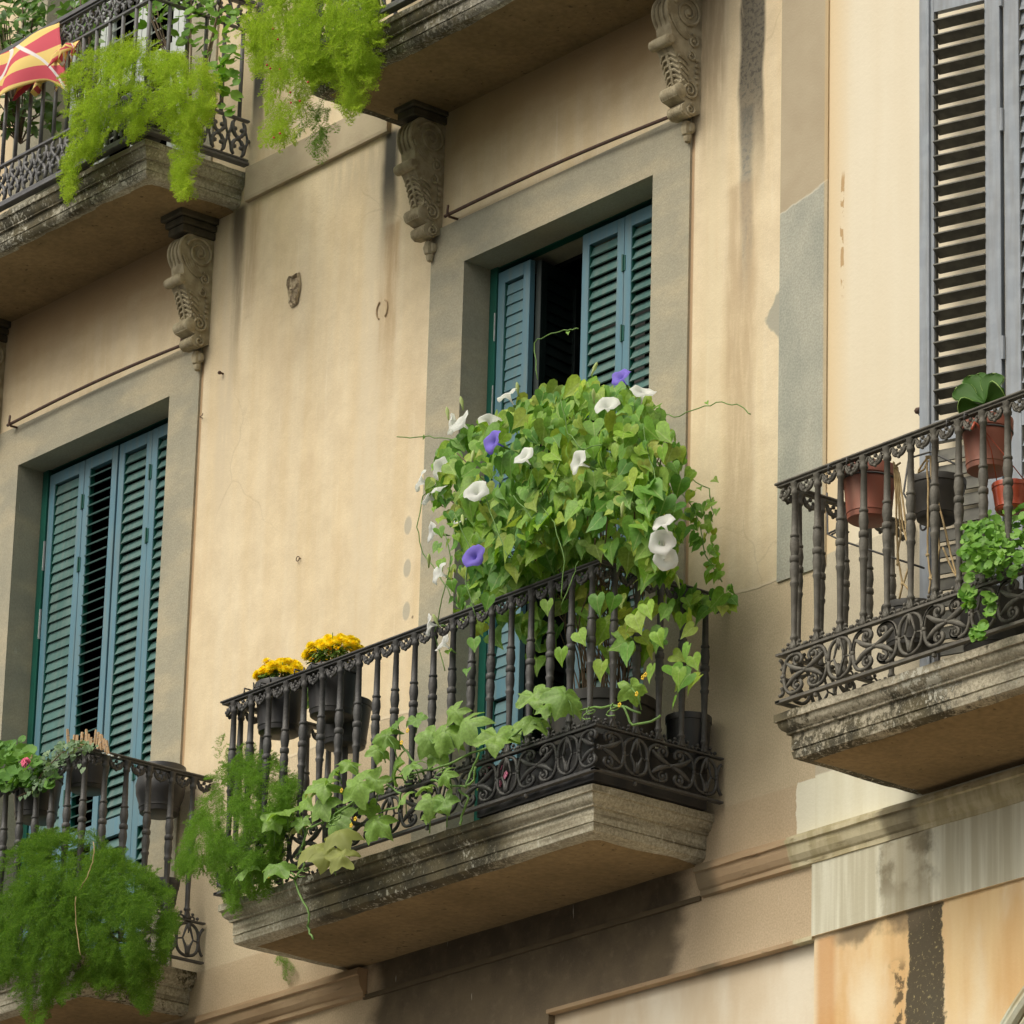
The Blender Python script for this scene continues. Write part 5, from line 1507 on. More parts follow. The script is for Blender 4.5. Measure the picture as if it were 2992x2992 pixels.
# straggling shoots on both flanks
for pl, n_, y0 in (([(1985, 1330), (2030, 1360), (2075, 1430), (2100, 1500), (2085, 1580), (2110, 1680), (2150, 1720), (2080, 1700), (2030, 1560), (2000, 1450)], 52, -0.30),
                   ([(1260, 1340), (1330, 1300), (1340, 1500), (1400, 1640), (1410, 1780), (1330, 1800), (1300, 1700), (1280, 1560), (1240, 1460)], 80, -0.66)):
    for p, w, x, y in volume_points(pl, y0, 0.07, n_, 40): leaf_at(p, random.uniform(0.026, 0.055))
# extra clump over the side rail
for p, w, x, y in volume_points([(1930, 1690), (2000, 1700), (2080, 1720), (2150, 1735), (2145, 1775), (2060, 1790), (1990, 1770), (1920, 1760)], -0.22, 0.10, 46, 30):
    leaf_at(p, random.uniform(0.05, 0.085))
V, F = instance(HEARTS, items)
np_mesh('trailing_leaves', V, F, M['leaf_mg'], mg)
# trumpet flowers
def trumpet(c, s, axis, mat_, wav=0.0):
    """funnel opening along axis; s is the mouth radius"""
    n = 20; prof = [(0.06, -1.25), (0.08, -0.9), (0.13, -0.6), (0.28, -0.30), (0.52, -0.10), (0.80, -0.01), (1.0, -0.02), (1.10, -0.12)]
    fr = frame(axis)
    A = Vector(axis).normalized()
    V = []; 
    for i, (r_, z) in enumerate(prof):
        for k in range(n):
            a = 2 * PI * k / n
            w = 1 + (0.05 * math.cos(5 * a) + 0.05 * random.uniform(-1, 1) * (i > 5)) * (i > 3)
            zz = z + (0.10 * math.sin(5 * a + wav) + 0.16 * math.sin(2 * a + wav)) * max(0, i - 4) / 3
            v = np.array([r_ * w * math.cos(a), r_ * w * math.sin(a), zz]) * s
            V.append(fr @ v + np.array(c))
    mbp = MB(); mbp.v = [tuple(v) for v in V]
    for i in range(3, len(prof) - 1):
        for k in range(n):
            k2 = (k + 1) % n; mbp.f.append((i*n+k, i*n+k2, (i+1)*n+k2, (i+1)*n+k))
    for i in range(0, 3):
        for k in range(n):
            k2 = (k + 1) % n; mbp.f.append((i*n+k, i*n+k2, (i+1)*n+k2, (i+1)*n+k))
    fl = mbp.build('flower', mat_, mg, smooth=True, fix=False)
    th = MB()
    b = [tuple(fr @ (np.array([r_ * math.cos(2*PI*k/10), r_ * math.sin(2*PI*k/10), z]) * s) + np.array(c)) for r_, z in ((0.10, -1.3), (0.14, -1.38), (0.10, -1.6), (0.03, -2.0)) for k in range(10)]
    th.v = b
    for i in range(3):
        for k in range(10):
            k2 = (k + 1) % 10; th.f.append((i*10+k, i*10+k2, (i+1)*10+k2, (i+1)*10+k))
    th.build('calyx', M['vine'], fl, smooth=True)
FL = [  # px, py, depth, radius, axis, violet
    (1480, 1150, -.70, .045, (-.5, -.3, .8), 0), (1342, 1230, -.66, .052, (-.4, -.6, .5), 0), (1318, 1240, -.60, .045, (-.9, -.2, .2), 0), (1432, 1222, -.60, .050, (-.3, .2, .9), 0),
    (1771, 1180, -.90, .052, (.1, -.55, .75), 0), (1880, 1140, -.72, .050, (.3, -.1, .9), 0), (1527, 1330, -.98, .045, (-.2, -.7, .6), 0), (1684, 1350, -1.0, .050, (-.5, -.75, .2), 0),
    (1388, 1432, -.90, .052, (.2, -.75, .55), 0), (1224, 1405, -.66, .048, (-.8, -.45, .3), 0), (1282, 1368, -.58, .050, (-.9, -.1, .3), 0), (1252, 1450, -.62, .042, (-.7, -.3, .5), 0),
    (1284, 1425, -.60, .040, (-.3, -.3, .9), 0), (1256, 1555, -.66, .046, (-.7, -.6, .1), 0), (1278, 1673, -.72, .048, (-.6, -.7, .3), 0), (1250, 1825, -.76, .044, (-.9, -.4, .1), 0), (1290, 1878, -.76, .040, (-.7, -.3, .5), 0),
    (1936, 1523, -.80, .047, (-.1, -.7, .9), 0), (1934, 1583, -.82, .052, (.5, -.85, .1), 0), (1946, 1632, -.70, .046, (.9, -.5, -.3), 0), (1345, 1520, -.66, .03, (-.2, -.3, .9), 0),
    (1812, 1098, -.66, .042, (-.1, -.7, .6), 1), (1436, 1288, -.80, .050, (-.35, -.75, .2), 1), (1381, 1622, -.90, .050, (.1, -.9, .35), 1)]
for i, (x, y, yy, s, ax, vi) in enumerate(FL):
    if in_poly(x, y, poly): yy = min(yy, -0.54 - 0.38 * min(1.0, math.sqrt(edge_dist(x, y, poly) / 110)) - 0.06)
    if vi: yy -= 0.07
    ax = Vector(ax).normalized() + Vector((0.35, -0.25, -0.05))
    trumpet(at(x, y, yy), s, ax, M['petal_violet'] if vi else M['petal_white'], i * 1.3)
# buds
for (x, y, yy, up) in ((1350, 1180, -.6, 1), (1308, 1210, -.6, 1), (1513, 1140, -.66, 1), (1735, 1080, -.66, 1), (1735, 1160, -.9, 1), (1905, 1440, -.8, 1), (1957, 1687, -.6, 1), (1980, 1700, -.6, 1), (1818, 1490, -.98, -1), (1380, 1335, -.9, 1),
                       (1253, 1640, -.7, 1), (1275, 1815, -.76, 1), (1340, 1740, -.76, 1), (1352, 1520, -.9, -1)):
    c = at(x, y, yy)
    MB().lathe([(0.003, -0.03), (0.005, -0.01), (0.009, 0.01), (0.006, 0.028), (0.001, 0.036)], (0, 0, 0), 8, Matrix.Translation(c) @ Matrix.Rotation(random.uniform(-0.5, 0.5), 4, 'X') @ Matrix.Rotation(random.uniform(-0.5, 0.5), 4, 'Y')).build('bud', M['throat'], mg, smooth=True)

# ------------------------------------------------------------------ asparagus ferns
def fern_sprig(seed, dense=1.0, needle=0.095, wid=0.0105):
    """arching plume along +x (length 1): side twigs carrying many fine needles"""
    rnd = random.Random(seed)
    V = []; F = []
    def tri(a, b, c):
        k = len(V); V.extend([a, b, c]); F.append((k, k+1, k+2))
    def needle_at(p, d, l):
        d = Vector(d).normalized()
        s = d.cross(Vector((rnd.uniform(-1, 1), rnd.uniform(-1, 1), rnd.uniform(-1, 1)))).normalized() * wid
        tri(p - s, p + s, p + d * l)
    def seg(a, b, w):
        s = (b - a).cross(Vector((0, 0.3, 1))).normalized() * w
        k = len(V); V.extend([a - s, a + s, b + s * 0.6, b - s * 0.6]); F.append((k, k+1, k+2)); F.append((k, k+2, k+3))
    N = 11
    prev = Vector((0, 0, 0))
    for i in range(1, N + 1):
        t = i / N
        p = Vector((t, 0.08 * math.sin(3 * t + seed), -0.40 * t * t))
        seg(prev, p, 0.005)
        L = 0.34 * math.sin(PI * min(1, 0.18 + t * 0.80)) + 0.05
        for s in (-1, 1):
            d = Vector((0.55, s * rnd.uniform(0.6, 1.1), rnd.uniform(-0.45, 0.5))).normalized()
            q = p
            m_ = max(3, int(4 * dense))
            for j in range(1, m_ + 1):
                r_ = p + d * (L * j / m_) + Vector((0, 0, -0.12 * (L * j / m_)))
                if j == m_: seg(p, r_, 0.003)
                for k in range(4):
                    needle_at(r_, d * 0.8 + Vector((rnd.uniform(-1, 1), rnd.uniform(-1, 1), rnd.uniform(-1, 1))) * 0.9, needle * rnd.uniform(0.7, 1.3))
        prev = p
    return np.array([tuple(v) for v in V], float), np.array(F, int)
SPRIGS = [fern_sprig(i) for i in range(7)]

def fern_mass(parent, name, poly, y0, depth, n, size, mat_, k=80, origin=None, hangdown=0.8, front=0.5, dens=None):
    its = []
    o = at(origin[0], origin[1], y0) if origin else None
    for p, w, x, y in volume_points(poly, y0, depth, n, k, front, dens):
        out = (p - o).normalized() if o is not None else Vector((random.uniform(-1, 1), -0.5, 0))
        d = out * 0.9 + Vector((random.gauss(0, 0.6), random.gauss(-0.25, 0.5), random.gauss(-hangdown * 0.7, 0.6)))
        d.normalize()
        s = size * random.uniform(0.6, 1.3)
        z = Vector((random.gauss(0, 0.4), random.gauss(-0.3, 0.4), 1)); z = (z - d * z.dot(d)).normalized()
        yv = z.cross(d)
        M3 = np.array([[d[i] * s, yv[i] * s, z[i] * s] for i in range(3)])
        its.append((random.randrange(len(SPRIGS)), M3, np.array(p - d * s * 0.45)))
    # loose arching sprays that stick out of the outline
    xs_ = [q[0] for q in poly]; ys_ = [q[1] for q in poly]; cx_, cy_ = sum(xs_) / len(xs_), sum(ys_) / len(ys_)
    for i in range(int(n * 0.11)):
        j = random.randrange(len(poly)); t = random.random()
        x = poly[j][0] + (poly[(j+1) % len(poly)][0] - poly[j][0]) * t; y = poly[j][1] + (poly[(j+1) % len(poly)][1] - poly[j][1]) * t
        a = at(x, y, y0 + random.uniform(-0.6, 0.2) * depth); o_ = at(cx_, cy_, y0)
        d = (a - o_).normalized() * 0.8 + Vector((random.gauss(0, .35), random.gauss(-.2, .3), random.gauss(-.25 * hangdown, .4))); d.normalize()
        s = size * random.uniform(0.6, 1.25)
        z = Vector((0, -0.3, 1)); z = (z - d * z.dot(d)).normalized(); yv = z.cross(d)
        its.append((random.randrange(len(SPRIGS)), np.array([[d[k] * s, yv[k] * s, z[k] * s] for k in range(3)]), np.array(a - d * s * 0.55)))
    V, F = instance(SPRIGS, its)
    return np_mesh(name, V, F, mat_, parent, smooth=False)

def fdens(sd):
    def f(x, y):
        v = noise.noise(Vector((x / 42.0, y / 60.0, sd * 7.1)))
        return 1.0 if v > 0.0 else (0.45 if v > -0.2 else 0.12)
    return f
M['fern_bright'] = leafmat('bright_fern', [(0.30, 0.44, 0.04), (0.40, 0.54, 0.06), (0.52, 0.64, 0.10), (0.22, 0.36, 0.03)], 0.52, 0.6, 0.2)
M['fern_dark'] = leafmat('dark_fern', [(0.085, 0.20, 0.022), (0.125, 0.26, 0.03), (0.22, 0.37, 0.05), (0.06, 0.15, 0.02)], 0.42, 0.6, 0.2)
M['fern_mid'] = leafmat('mid_fern', [(0.13, 0.28, 0.04), (0.19, 0.36, 0.05), (0.27, 0.44, 0.08), (0.10, 0.22, 0.03)], 0.48, 0.6, 0.2)

def planter(c, y, r, h, label, px):
    t, cc = pot('plant_pot', label, 'pot', px, y, r, h, M['black_plastic'], 'pots hidden inside the ferns')
    return t

fa = thing('asparagus_fern', 'bright yellow green asparagus fern spilling over the corner of the upper left balcony', 'fern', tuple(at(400, 330, -0.62)))
polyA = [(215, 190), (290, 140), (380, 110), (450, 150), (520, 155), (590, 170), (620, 230), (610, 330), (570, 400), (560, 470), (545, 555), (520, 550), (500, 460), (515, 400), (470, 340),
         (430, 330), (400, 380), (385, 395), (350, 340), (320, 330), (305, 390), (285, 450), (240, 450), (207, 560), (188, 560), (190, 460), (185, 380), (210, 290), (200, 230)]
fern_mass(fa, 'foliage', polyA, -0.66, 0.26, 900, 0.092, M['fern_bright'], 80, (410, 190), 0.6, dens=fdens(1))
planter(None, -0.52, 0.12, 0.2, 'dark pot inside the bright fern of the upper left balcony', (420, 300))
fb = thing('asparagus_fern', 'bright yellow green asparagus fern with red berries hanging from the upper middle balcony', 'fern', tuple(at(930, 80, -0.66)))
polyB = [(740, -60), (1095, -60), (1105, 60), (1108, 160), (1085, 250), (1060, 200), (1040, 230), (1070, 280), (1020, 330), (990, 270), (960, 200), (930, 225), (900, 260), (880, 300), (850, 330),
         (860, 400), (800, 400), (760, 400), (790, 330), (775, 240), (750, 180), (720, 100), (730, 20)]
fern_mass(fb, 'foliage', polyB, -0.72, 0.22, 1050, 0.092, M['fern_bright'], 80, (930, -120), 0.8, dens=lambda x, y: (1.0 if y < 210 else 0.45) * fdens(2)(x, y))
fern_mass(fb, 'lower_sprays', [(880, 310), (960, 300), (980, 400), (950, 440), (900, 430)], -0.62, 0.08, 22, 0.10, M['fern_mid'], 40, (930, 0), 1.2, dens=lambda x, y: 0.5)
mb = MB()
for (x, y) in ((798, 84), (812, 115), (848, 270), (818, 203), (876, 295), (800, 402), (818, 390), (900, 240), (850, 300), (780, 190), (790, 200)): mb.ball(at(x, y, -0.92), 0.006, 6)
mb.build('berries', simple('red_berry', (0.6, 0.05, 0.03), None, 5, 0.4), fb, smooth=True)
fc = thing('asparagus_fern', 'mid green asparagus fern at the left end of the middle balcony', 'fern', tuple(at(690, 2400, -0.72)))
polyC = [(600, 2310), (650, 2240), (730, 2200), (800, 2230), (850, 2270), (865, 2330), (840, 2400), (815, 2470), (800, 2540), (770, 2600), (700, 2600), (680, 2650), (640, 2560), (600, 2500), (560, 2540), (520, 2530), (540, 2450), (560, 2400)]
fern_mass(fc, 'foliage', polyC, -0.66, 0.24, 900, 0.082, M['fern_mid'], 80, (700, 2260), 0.6, dens=fdens(3))
fern_mass(fc, 'upright_sprays', [(620, 2190), (700, 2180), (800, 2200), (850, 2260), (700, 2260)], -0.62, 0.08, 14, 0.09, M['fern_mid'], 30, (720, 2400), -0.8)
fd = thing('asparagus_fern', 'huge dark green asparagus fern covering the lower left balcony', 'fern', tuple(at(240, 2650, -0.72)))
polyD = [(-40, 2540), (40, 2480), (110, 2440), (190, 2440), (290, 2450), (360, 2510), (440, 2560), (490, 2610), (500, 2700), (470, 2790), (440, 2860), (420, 2940), (390, 2900), (350, 2850), (300, 2870), (250, 2840), (190, 2900),
         (150, 2890), (110, 2990), (70, 2940), (40, 2840), (-40, 2860)]
fern_mass(fd, 'foliage', polyD, -0.74, 0.36, 2000, 0.090, M['fern_dark'], 110, (240, 2560), 0.6, 0.6, dens=fdens(4))
stem_mesh([trail([(275, 2460), (272, 2520), (255, 2560), (232, 2600)], -1.12), trail([(220, 2620), (222, 2700), (235, 2790)], -1.14)], 0.0022, 'dry_stems', M['straw'], fd)

# ------------------------------------------------------------------ squash vine
sq = thing('squash_vine', 'trailing squash vine with large angular leaves woven through the middle balcony railing', 'climbing plant', tuple(at(1180, 2420, -0.74)))
SQL = [(1360, 2110, .20), (1300, 2140, .15), (1450, 2150, .17), (1500, 2135, .13), (1560, 2030, .15), (1650, 2030, .16), (1560, 2100, .13), (1600, 2065, .10), (1845, 2010, .11), (1130, 2150, .14), (1160, 2110, .09), (1215, 2100, .09), (1105, 2190, .10),
       (1255, 2160, .14), (1280, 2200, .12), (1150, 2240, .17), (1200, 2235, .12), (1050, 2290, .19), (1020, 2230, .12), (1100, 2280, .12), (975, 2250, .13), (950, 2290, .15), (900, 2330, .14), (830, 2370, .16), (800, 2400, .12), (880, 2400, .09),
       (940, 2350, .14), (985, 2390, .16), (1100, 2400, .16), (1175, 2330, .11), (1260, 2340, .13), (1300, 2340, .12), (1250, 2380, .08), (1300, 2260, .10), (715, 2540, .13), (810, 2530, .17), (1080, 2360, .10), (1030, 2450, .0), (1240, 2300, .10), (1330, 2080, .12), (780, 2480, .0)]
SQOLD = [(920, 2470, .18), (990, 2430, .17), (1000, 2500, .14), (955, 2500, .12), (925, 2290, .12), (870, 2410, .09)]
def squash(lst, name, mat_):
    its = []
    for x, y, s in lst:
        if s <= 0: continue
        c = at(x, y, -0.79 - random.uniform(0, 0.10))
        nrm = Vector((random.gauss(0.35, 0.35), random.gauss(-0.75, 0.25), random.gauss(0.45, 0.35))).normalized()
        d = Vector((random.uniform(-0.9, 0.9), random.uniform(-0.4, 0.1), random.uniform(-1.0, -0.1)))
        d = (d - nrm * d.dot(nrm)).normalized(); yv = nrm.cross(d)
        s *= random.uniform(0.85, 1.05) * 0.95
        M3 = np.array([[d[i] * s, yv[i] * s, nrm[i] * s] for i in range(3)])
        its.append((random.randrange(len(LOBED)), M3, np.array(c)))
    V, F = instance(LOBED, its)
    np_mesh(name, V, F, mat_, sq)
    return its
a_ = squash(SQL, 'foliage', M['leaf_sq'])
b_ = squash(SQOLD, 'yellowing_leaves', M['leaf_sq_old'])
main = [[(1870, 2080), (1790, 2060), (1720, 2070), (1620, 2090), (1550, 2110), (1470, 2170), (1380, 2200), (1290, 2240), (1200, 2260), (1120, 2290), (1050, 2330), (980, 2380), (900, 2420), (880, 2480), (890, 2530), (860, 2570), (820, 2550)],
        [(1400, 2200), (1380, 2250), (1360, 2300), (1310, 2290), (1260, 2280)], [(1360, 2300), (1385, 2280), (1390, 2240)], [(1240, 2260), (1190, 2200), (1150, 2160)], [(1000, 2380), (960, 2330), (930, 2290)],
        [(860, 2570), (880, 2620), (905, 2670), (898, 2710), (915, 2745)], [(860, 2560), (830, 2540), (790, 2530)], [(1130, 2290), (1170, 2320), (1165, 2360), (1120, 2370)], [(1820, 2060), (1850, 2120), (1900, 2110), (1930, 2090)], [(1340, 2310), (1370, 2330), (1350, 2380), (1345, 2410)]]
stem_mesh([trail(m_, -0.80) for m_ in main], 0.0052, 'stems', M['vine'], sq)
pet = []
for its_, lst in ((a_, None), (b_, None)):
    for tpi, M3, loc in its_:
        p = Vector(loc); q = p + Vector((random.uniform(-0.05, 0.05), 0.03, -random.uniform(0.05, 0.11)))
        pet.append([p, p.lerp(q, 0.5) + Vector((0.01, 0, 0.008)), q])
for k in range(16):   # tendrils
    x, y = random.choice(main[0]); c = at(x, y, -0.80)
    pet.append([c + Vector((0.012 * t * math.cos(t * 2.2) + 0.015 * t, -0.01 * t, 0.012 * math.sin(t * 2.2) - 0.012 * t)) for t in np.linspace(0, 5, 16)])
stem_mesh(pet, 0.0028, 'petioles', M['vine'], sq)
bl = MB()
for (x, y) in ((1000, 2310), (1175, 2170), (1193, 2135), (1028, 2412), (1040, 2393), (787, 2560), (1888, 1972), (1862, 2028), (1812, 2060), (1880, 1980)):
    c = at(x, y, -0.86)
    for k in range(5):
        a = 2 * PI * k / 5
        d = Vector((math.cos(a), -0.5, math.sin(a))) * 0.012
        bl.ball(c + d * 0.6, 0.005, 5, (1, 0.5, 1))
bl.build('yellow_blossoms', simple('squash_blossom', (0.85, 0.58, 0.03), None, 5, 0.6), sq, smooth=True)

# ------------------------------------------------------------------ chrysanthemums
def bloom_mesh():
    mb = MB(); n = 22
    for ring, (cnt, r0, tilt, l) in enumerate(((14, 0.25, -0.5, 0.9), (16, 0.25, 0.0, 1.0), (15, 0.2, 0.45, 0.95), (12, 0.12, 0.9, 0.85), (8, 0.05, 1.25, 0.8))):
        for k in range(cnt):
            a = 2 * PI * (k + 0.5 * (ring % 2)) / cnt
            u = Vector((math.cos(a), math.sin(a), 0)); v = Vector((-math.sin(a), math.cos(a), 0))
            p0 = u * r0 * 0.4; p1 = u * (r0 * 0.4 + l * 0.55 * math.cos(tilt)) + Vector((0, 0, l * 0.55 * math.sin(tilt)))
            p2 = u * (r0 * 0.4 + l * math.cos(tilt) * 0.98) + Vector((0, 0, l * math.sin(tilt) * 0.85))
            w = 0.17 * l
            mb.add([p0, p1 + v * w, p2, p1 - v * w], [(0, 1, 2, 3)])
    return mb
M['mum'] = leafmat('yellow_chrysanthemum', [(0.90, 0.70, 0.01), (0.93, 0.78, 0.02), (0.88, 0.60, 0.01)], 0.35, 0.6, 0.1)
M['mum_leaf'] = leafmat('chrysanthemum_leaf', [(0.10, 0.20, 0.03), (0.15, 0.27, 0.05)], 0.3, 0.6)
SMALL = [oval_template(0.22, 0.2, 0.15, 4), oval_template(0.30, 0.35, 0.1, 4)]
bloom_src = None
def mum(c, r, label, spread=(1.15, 0.8)):
    global bloom_src
    t = thing('chrysanthemum', label, 'flowering plant', tuple(c))
    its = []
    for i in range(220):
        a = random.uniform(0, 2*PI); e = random.uniform(0.0, 1.1); q = random.uniform(0.5, 1.0)
        p = c + Vector((math.cos(a) * math.cos(e) * r * q * 1.1, math.sin(a) * math.cos(e) * r * q * spread[1], 0.01 + math.sin(e) * r * 0.62 * q))
        d = Vector((math.cos(a), math.sin(a), random.uniform(-0.6, 0.6))); s = random.uniform(0.025, 0.04)
        fr = frame((random.gauss(0, .4), random.gauss(-.3, .4), 1), d)
        its.append((random.randrange(2), fr * s, np.array(p)))
    V, F = instance(SMALL, its); np_mesh('foliage', V, F, M['mum_leaf'], t)
    st = [[c, c + Vector((random.uniform(-1, 1) * r, random.uniform(-0.8, 0.8) * r, r * random.uniform(0.3, 0.75)))] for _ in range(24)]
    stem_mesh(st, 0.002, 'stems', M['vine'], t, 4)
    for i in range(58):
        if i < 36:
            a = 2 * PI * i * 0.381966; q = math.sqrt((i + 0.5) / 36)
            p = c + Vector((math.cos(a) * r * q * 1.12, math.sin(a) * r * q * spread[1], r * 0.80 * math.sqrt(max(0, 1 - q * q * 0.75)) + 0.01))
        else:
            a = 2 * PI * (i - 36) / 22
            p = c + Vector((math.cos(a) * r * 1.22, math.sin(a) * r * spread[1] * 1.08, r * 0.42))
        p += Vector((random.gauss(0, .006), random.gauss(0, .006), random.gauss(0, .008)))
        if bloom_src is None:
            o = bloom_mesh().build('bloom', M['mum'], t, fix=False); bloom_src = o
        else:
            o = bpy.data.objects.new('bloom', bloom_src.data); col.objects.link(o); o.parent = t
            o.matrix_parent_inverse = Matrix.Translation(-Vector(t.location))
        n_ = (p - c - Vector((0, 0, 0.0))).normalized() + Vector((0.2, -0.3, 0.4))
        o.rotation_mode = 'QUATERNION'; o.rotation_quaternion = n_.to_track_quat('Z', 'Y')
        s = random.uniform(0.021, 0.029); o.scale = (s, s, s); o.location = p
    return t
mum(c1 + Vector((-0.01, 0, 0.01)), 0.108, 'yellow chrysanthemum in the left, lower hanging pot')
mum(c2 + Vector((-0.01, 0, 0.035)), 0.125, 'yellow chrysanthemum in the right, higher hanging pot')
# blue violet pansies between the two pots
pn = thing('pansy', 'small clump of dark violet flowers beside the right chrysanthemum', 'flowering plant', tuple(c2 + Vector((-0.10, -0.05, 0))))
mb = MB()
for i in range(14):
    p = c2 + Vector((-0.085 + random.uniform(-0.045, 0.05), -0.06 + random.uniform(-0.02, 0.03), 0.0 + random.uniform(-0.01, 0.022)))
    for k in range(5):
        a = 2 * PI * k / 5
        mb.ball(p + Vector((0.007 * math.cos(a), 0, 0.007 * math.sin(a))), 0.006, 5, (1, 0.4, 1))
mb.build('blossoms', simple('dark_violet', (0.06, 0.05, 0.14), (0.10, 0.09, 0.2), 60, 0.7), pn, smooth=True)
# weedy leaves hanging between the pots
wd = thing('ivy', 'yellow green ivy trailing between the two chrysanthemum pots', 'climbing plant', tuple(at(900, 2000, -0.60)))
its = []
for p, w, x, y in volume_points([(885, 1960), (915, 1970), (920, 2050), (895, 2060), (880, 2010)], -0.60, 0.03, 22, 10):
    its.append((random.randrange(5), frame((random.gauss(.3, .3), -0.9, 0.2), (random.gauss(0, .5), 0, -1)) * random.uniform(0.03, 0.05), np.array(p)))
V, F = instance(HEARTS, its); np_mesh('foliage', V, F, M['leaf_mg'], wd)

# ------------------------------------------------------------------ lower left: geranium, ivy, pegs
gr = thing('geranium', 'scalloped leaved geranium with one pink flower head at the left edge', 'flowering plant', tuple(at(60, 2270, -0.62)))
def round_template():
    V = [(0, 0, 0)]; F = []; n = 16
    for i in range(1, 3):
        for k in range(n):
            a = 2 * PI * k / n
            r_ = i / 2 * (1 + (0.05 if k % 2 else -0.04) * (i == 2)) * (0.45 if k == n // 2 and i == 2 else 1)
            V.append((r_ * math.cos(a), r_ * math.sin(a), 0.18 * r_ * r_ + 0.05 * math.sin(4 * a) * r_))
    for k in range(n): F.append((0, 1 + k, 1 + (k + 1) % n))
    for k in range(n):
        k2 = (k + 1) % n; F += [(1 + k, 1 + n + k, 1 + n + k2), (1 + k, 1 + n + k2, 1 + k2)]
    return np.array(V, float), np.array(F, int)
ROUND = [round_template()]
its = []
for p, w, x, y in volume_points([(-60, 2190), (30, 2170), (100, 2190), (130, 2240), (170, 2260), (150, 2310), (60, 2300), (0, 2330), (-60, 2320)], -0.68, 0.16, 150, 40, 0.4):
    its.append((0, frame((random.gauss(.3, .4), random.gauss(-.6, .3), random.gauss(.5, .3))) * random.uniform(0.022, 0.04), np.array(p)))
for (x, y) in ((65, 2160), (38, 2172), (55, 2185), (30, 2200)): its.append((0, frame((0.4, -0.7, 0.3)) * 0.022, np.array(at(x, y, -0.66))))
V, F = instance(ROUND, its); np_mesh('foliage', V, F, leafmat('geranium_leaf', [(0.11, 0.25, 0.05), (0.17, 0.34, 0.07), (0.09, 0.22, 0.05)], 0.3, 0.6), gr)
stem_mesh([trail([(60, 2280), (50, 2220), (62, 2165)], -0.66), trail([(40, 2280), (35, 2210), (38, 2175)], -0.66), trail([(90, 2290), (80, 2250), (74, 2235)], -0.78)], 0.0022, 'stems', M['vine'], gr)
mb = MB(); c = at(75, 2229, -0.86)
for i in range(16):
    d = Vector((random.gauss(0, 1), random.gauss(0, 1), random.gauss(0, 1))).normalized() * 0.018
    for k in range(4):
        a = 2 * PI * k / 4
        mb.ball(c + d + Vector((0.006 * math.cos(a), 0, 0.006 * math.sin(a))), 0.006, 5, (1, 0.5, 1))
mb.build('flower_head', simple('pink_petals', (0.78, 0.16, 0.27), (0.70, 0.12, 0.22), 50, 0.7), gr, smooth=True)
iv = thing('ivy', 'grey green variegated ivy creeping along the lower left handrail', 'climbing plant', tuple(at(200, 2210, -0.70)))
its = []
for p, w, x, y in volume_points([(90, 2260), (130, 2200), (180, 2165), (240, 2160), (290, 2180), (230, 2205), (190, 2230), (150, 2270), (110, 2330), (60, 2300)], -0.72, 0.07, 300, 25, 0.3):
    its.append((random.randrange(5), frame((random.gauss(.3, .5), random.gauss(-.6, .4), random.gauss(.4, .4)), (random.gauss(0, .7), 0, -0.6)) * random.uniform(0.014, 0.03), np.array(p)))
for (x, y) in ((100, 2300), (85, 2315), (75, 2325), (60, 2330), (232, 2235), (240, 2250), (245, 2245)): its.append((0, frame((0.4, -0.8, 0.2), (0, 0, -1)) * 0.022, np.array(at(x, y, -0.78))))
V, F = instance(HEARTS, its); np_mesh('foliage', V, F, leafmat('grey_ivy_leaf', [(0.16, 0.26, 0.14), (0.26, 0.36, 0.22), (0.12, 0.22, 0.10)], 0.25, 0.6), iv)
stem_mesh([trail([(240, 2180), (180, 2200), (130, 2250), (90, 2310), (50, 2330)], -0.74)], 0.003, 'stems', M['vine_dark'], iv)
# clothes pegs standing in the pot
def peg(parent_c, p, d, label=None):
    t = thing('clothes_peg', label, 'peg', tuple(p), 'wooden clothes pegs clipped in a bunch over the lower left handrail')
    fr = frame(d, (random.gauss(0, 1), random.gauss(0, 1), 0))
    X = Matrix(fr.tolist()).to_4x4(); X.translation = p
    for s in (-1, 1):
        mb = MB().box(-0.0045, 0.0045, s * 0.0045 - 0.0032, s * 0.0045 + 0.0032, 0, 0.072, X @ Matrix.Rotation(s * 0.03, 4, 'X'), bev=0.001)
        mb.build('jaw', M['peg'], t)
    MB().tube([X @ Vector((0.006 * math.cos(a), 0.007 * math.sin(a), 0.040)) for a in np.linspace(0, 2*PI, 9)], 0.0012, 4, caps=False).build('spring', M['hinge_white'], t)
PEGS = [(200, 2150), (214, 2168), (222, 2165), (238, 2160), (250, 2158), (256, 2150), (262, 2165), (276, 2152), (284, 2158), (290, 2165), (296, 2172), (303, 2168), (310, 2176), (316, 2182), (285, 2178), (268, 2176), (64, 2200), (92, 2200)]
for i, (x, y) in enumerate(PEGS):
    lab = 'pale wooden clothes peg standing in the bunch above the lower left railing corner' if i < 16 else ('pale wooden clothes peg, the upper one among the geranium leaves' if i == 16 else 'pale wooden clothes peg on the handrail beside the pink geranium')
    peg(None, at(x, y + 22, -0.66), (random.gauss(-0.1, 0.12), random.gauss(0, 0.12), 1), lab)
sh = MB()
for i in range(14): sh.ball(at(292 + i * 3.2, 2197 + i * 1.0, -0.66) + Vector((0, random.gauss(0, .01), 0)), random.uniform(0.006, 0.010), 6, (1, 1, 0.5))
tag(sh.build('pale_shells', M['white_paint'], smooth=True), 'heap of pale shells lying on the lower left handrail corner', 'shells', kind='stuff')

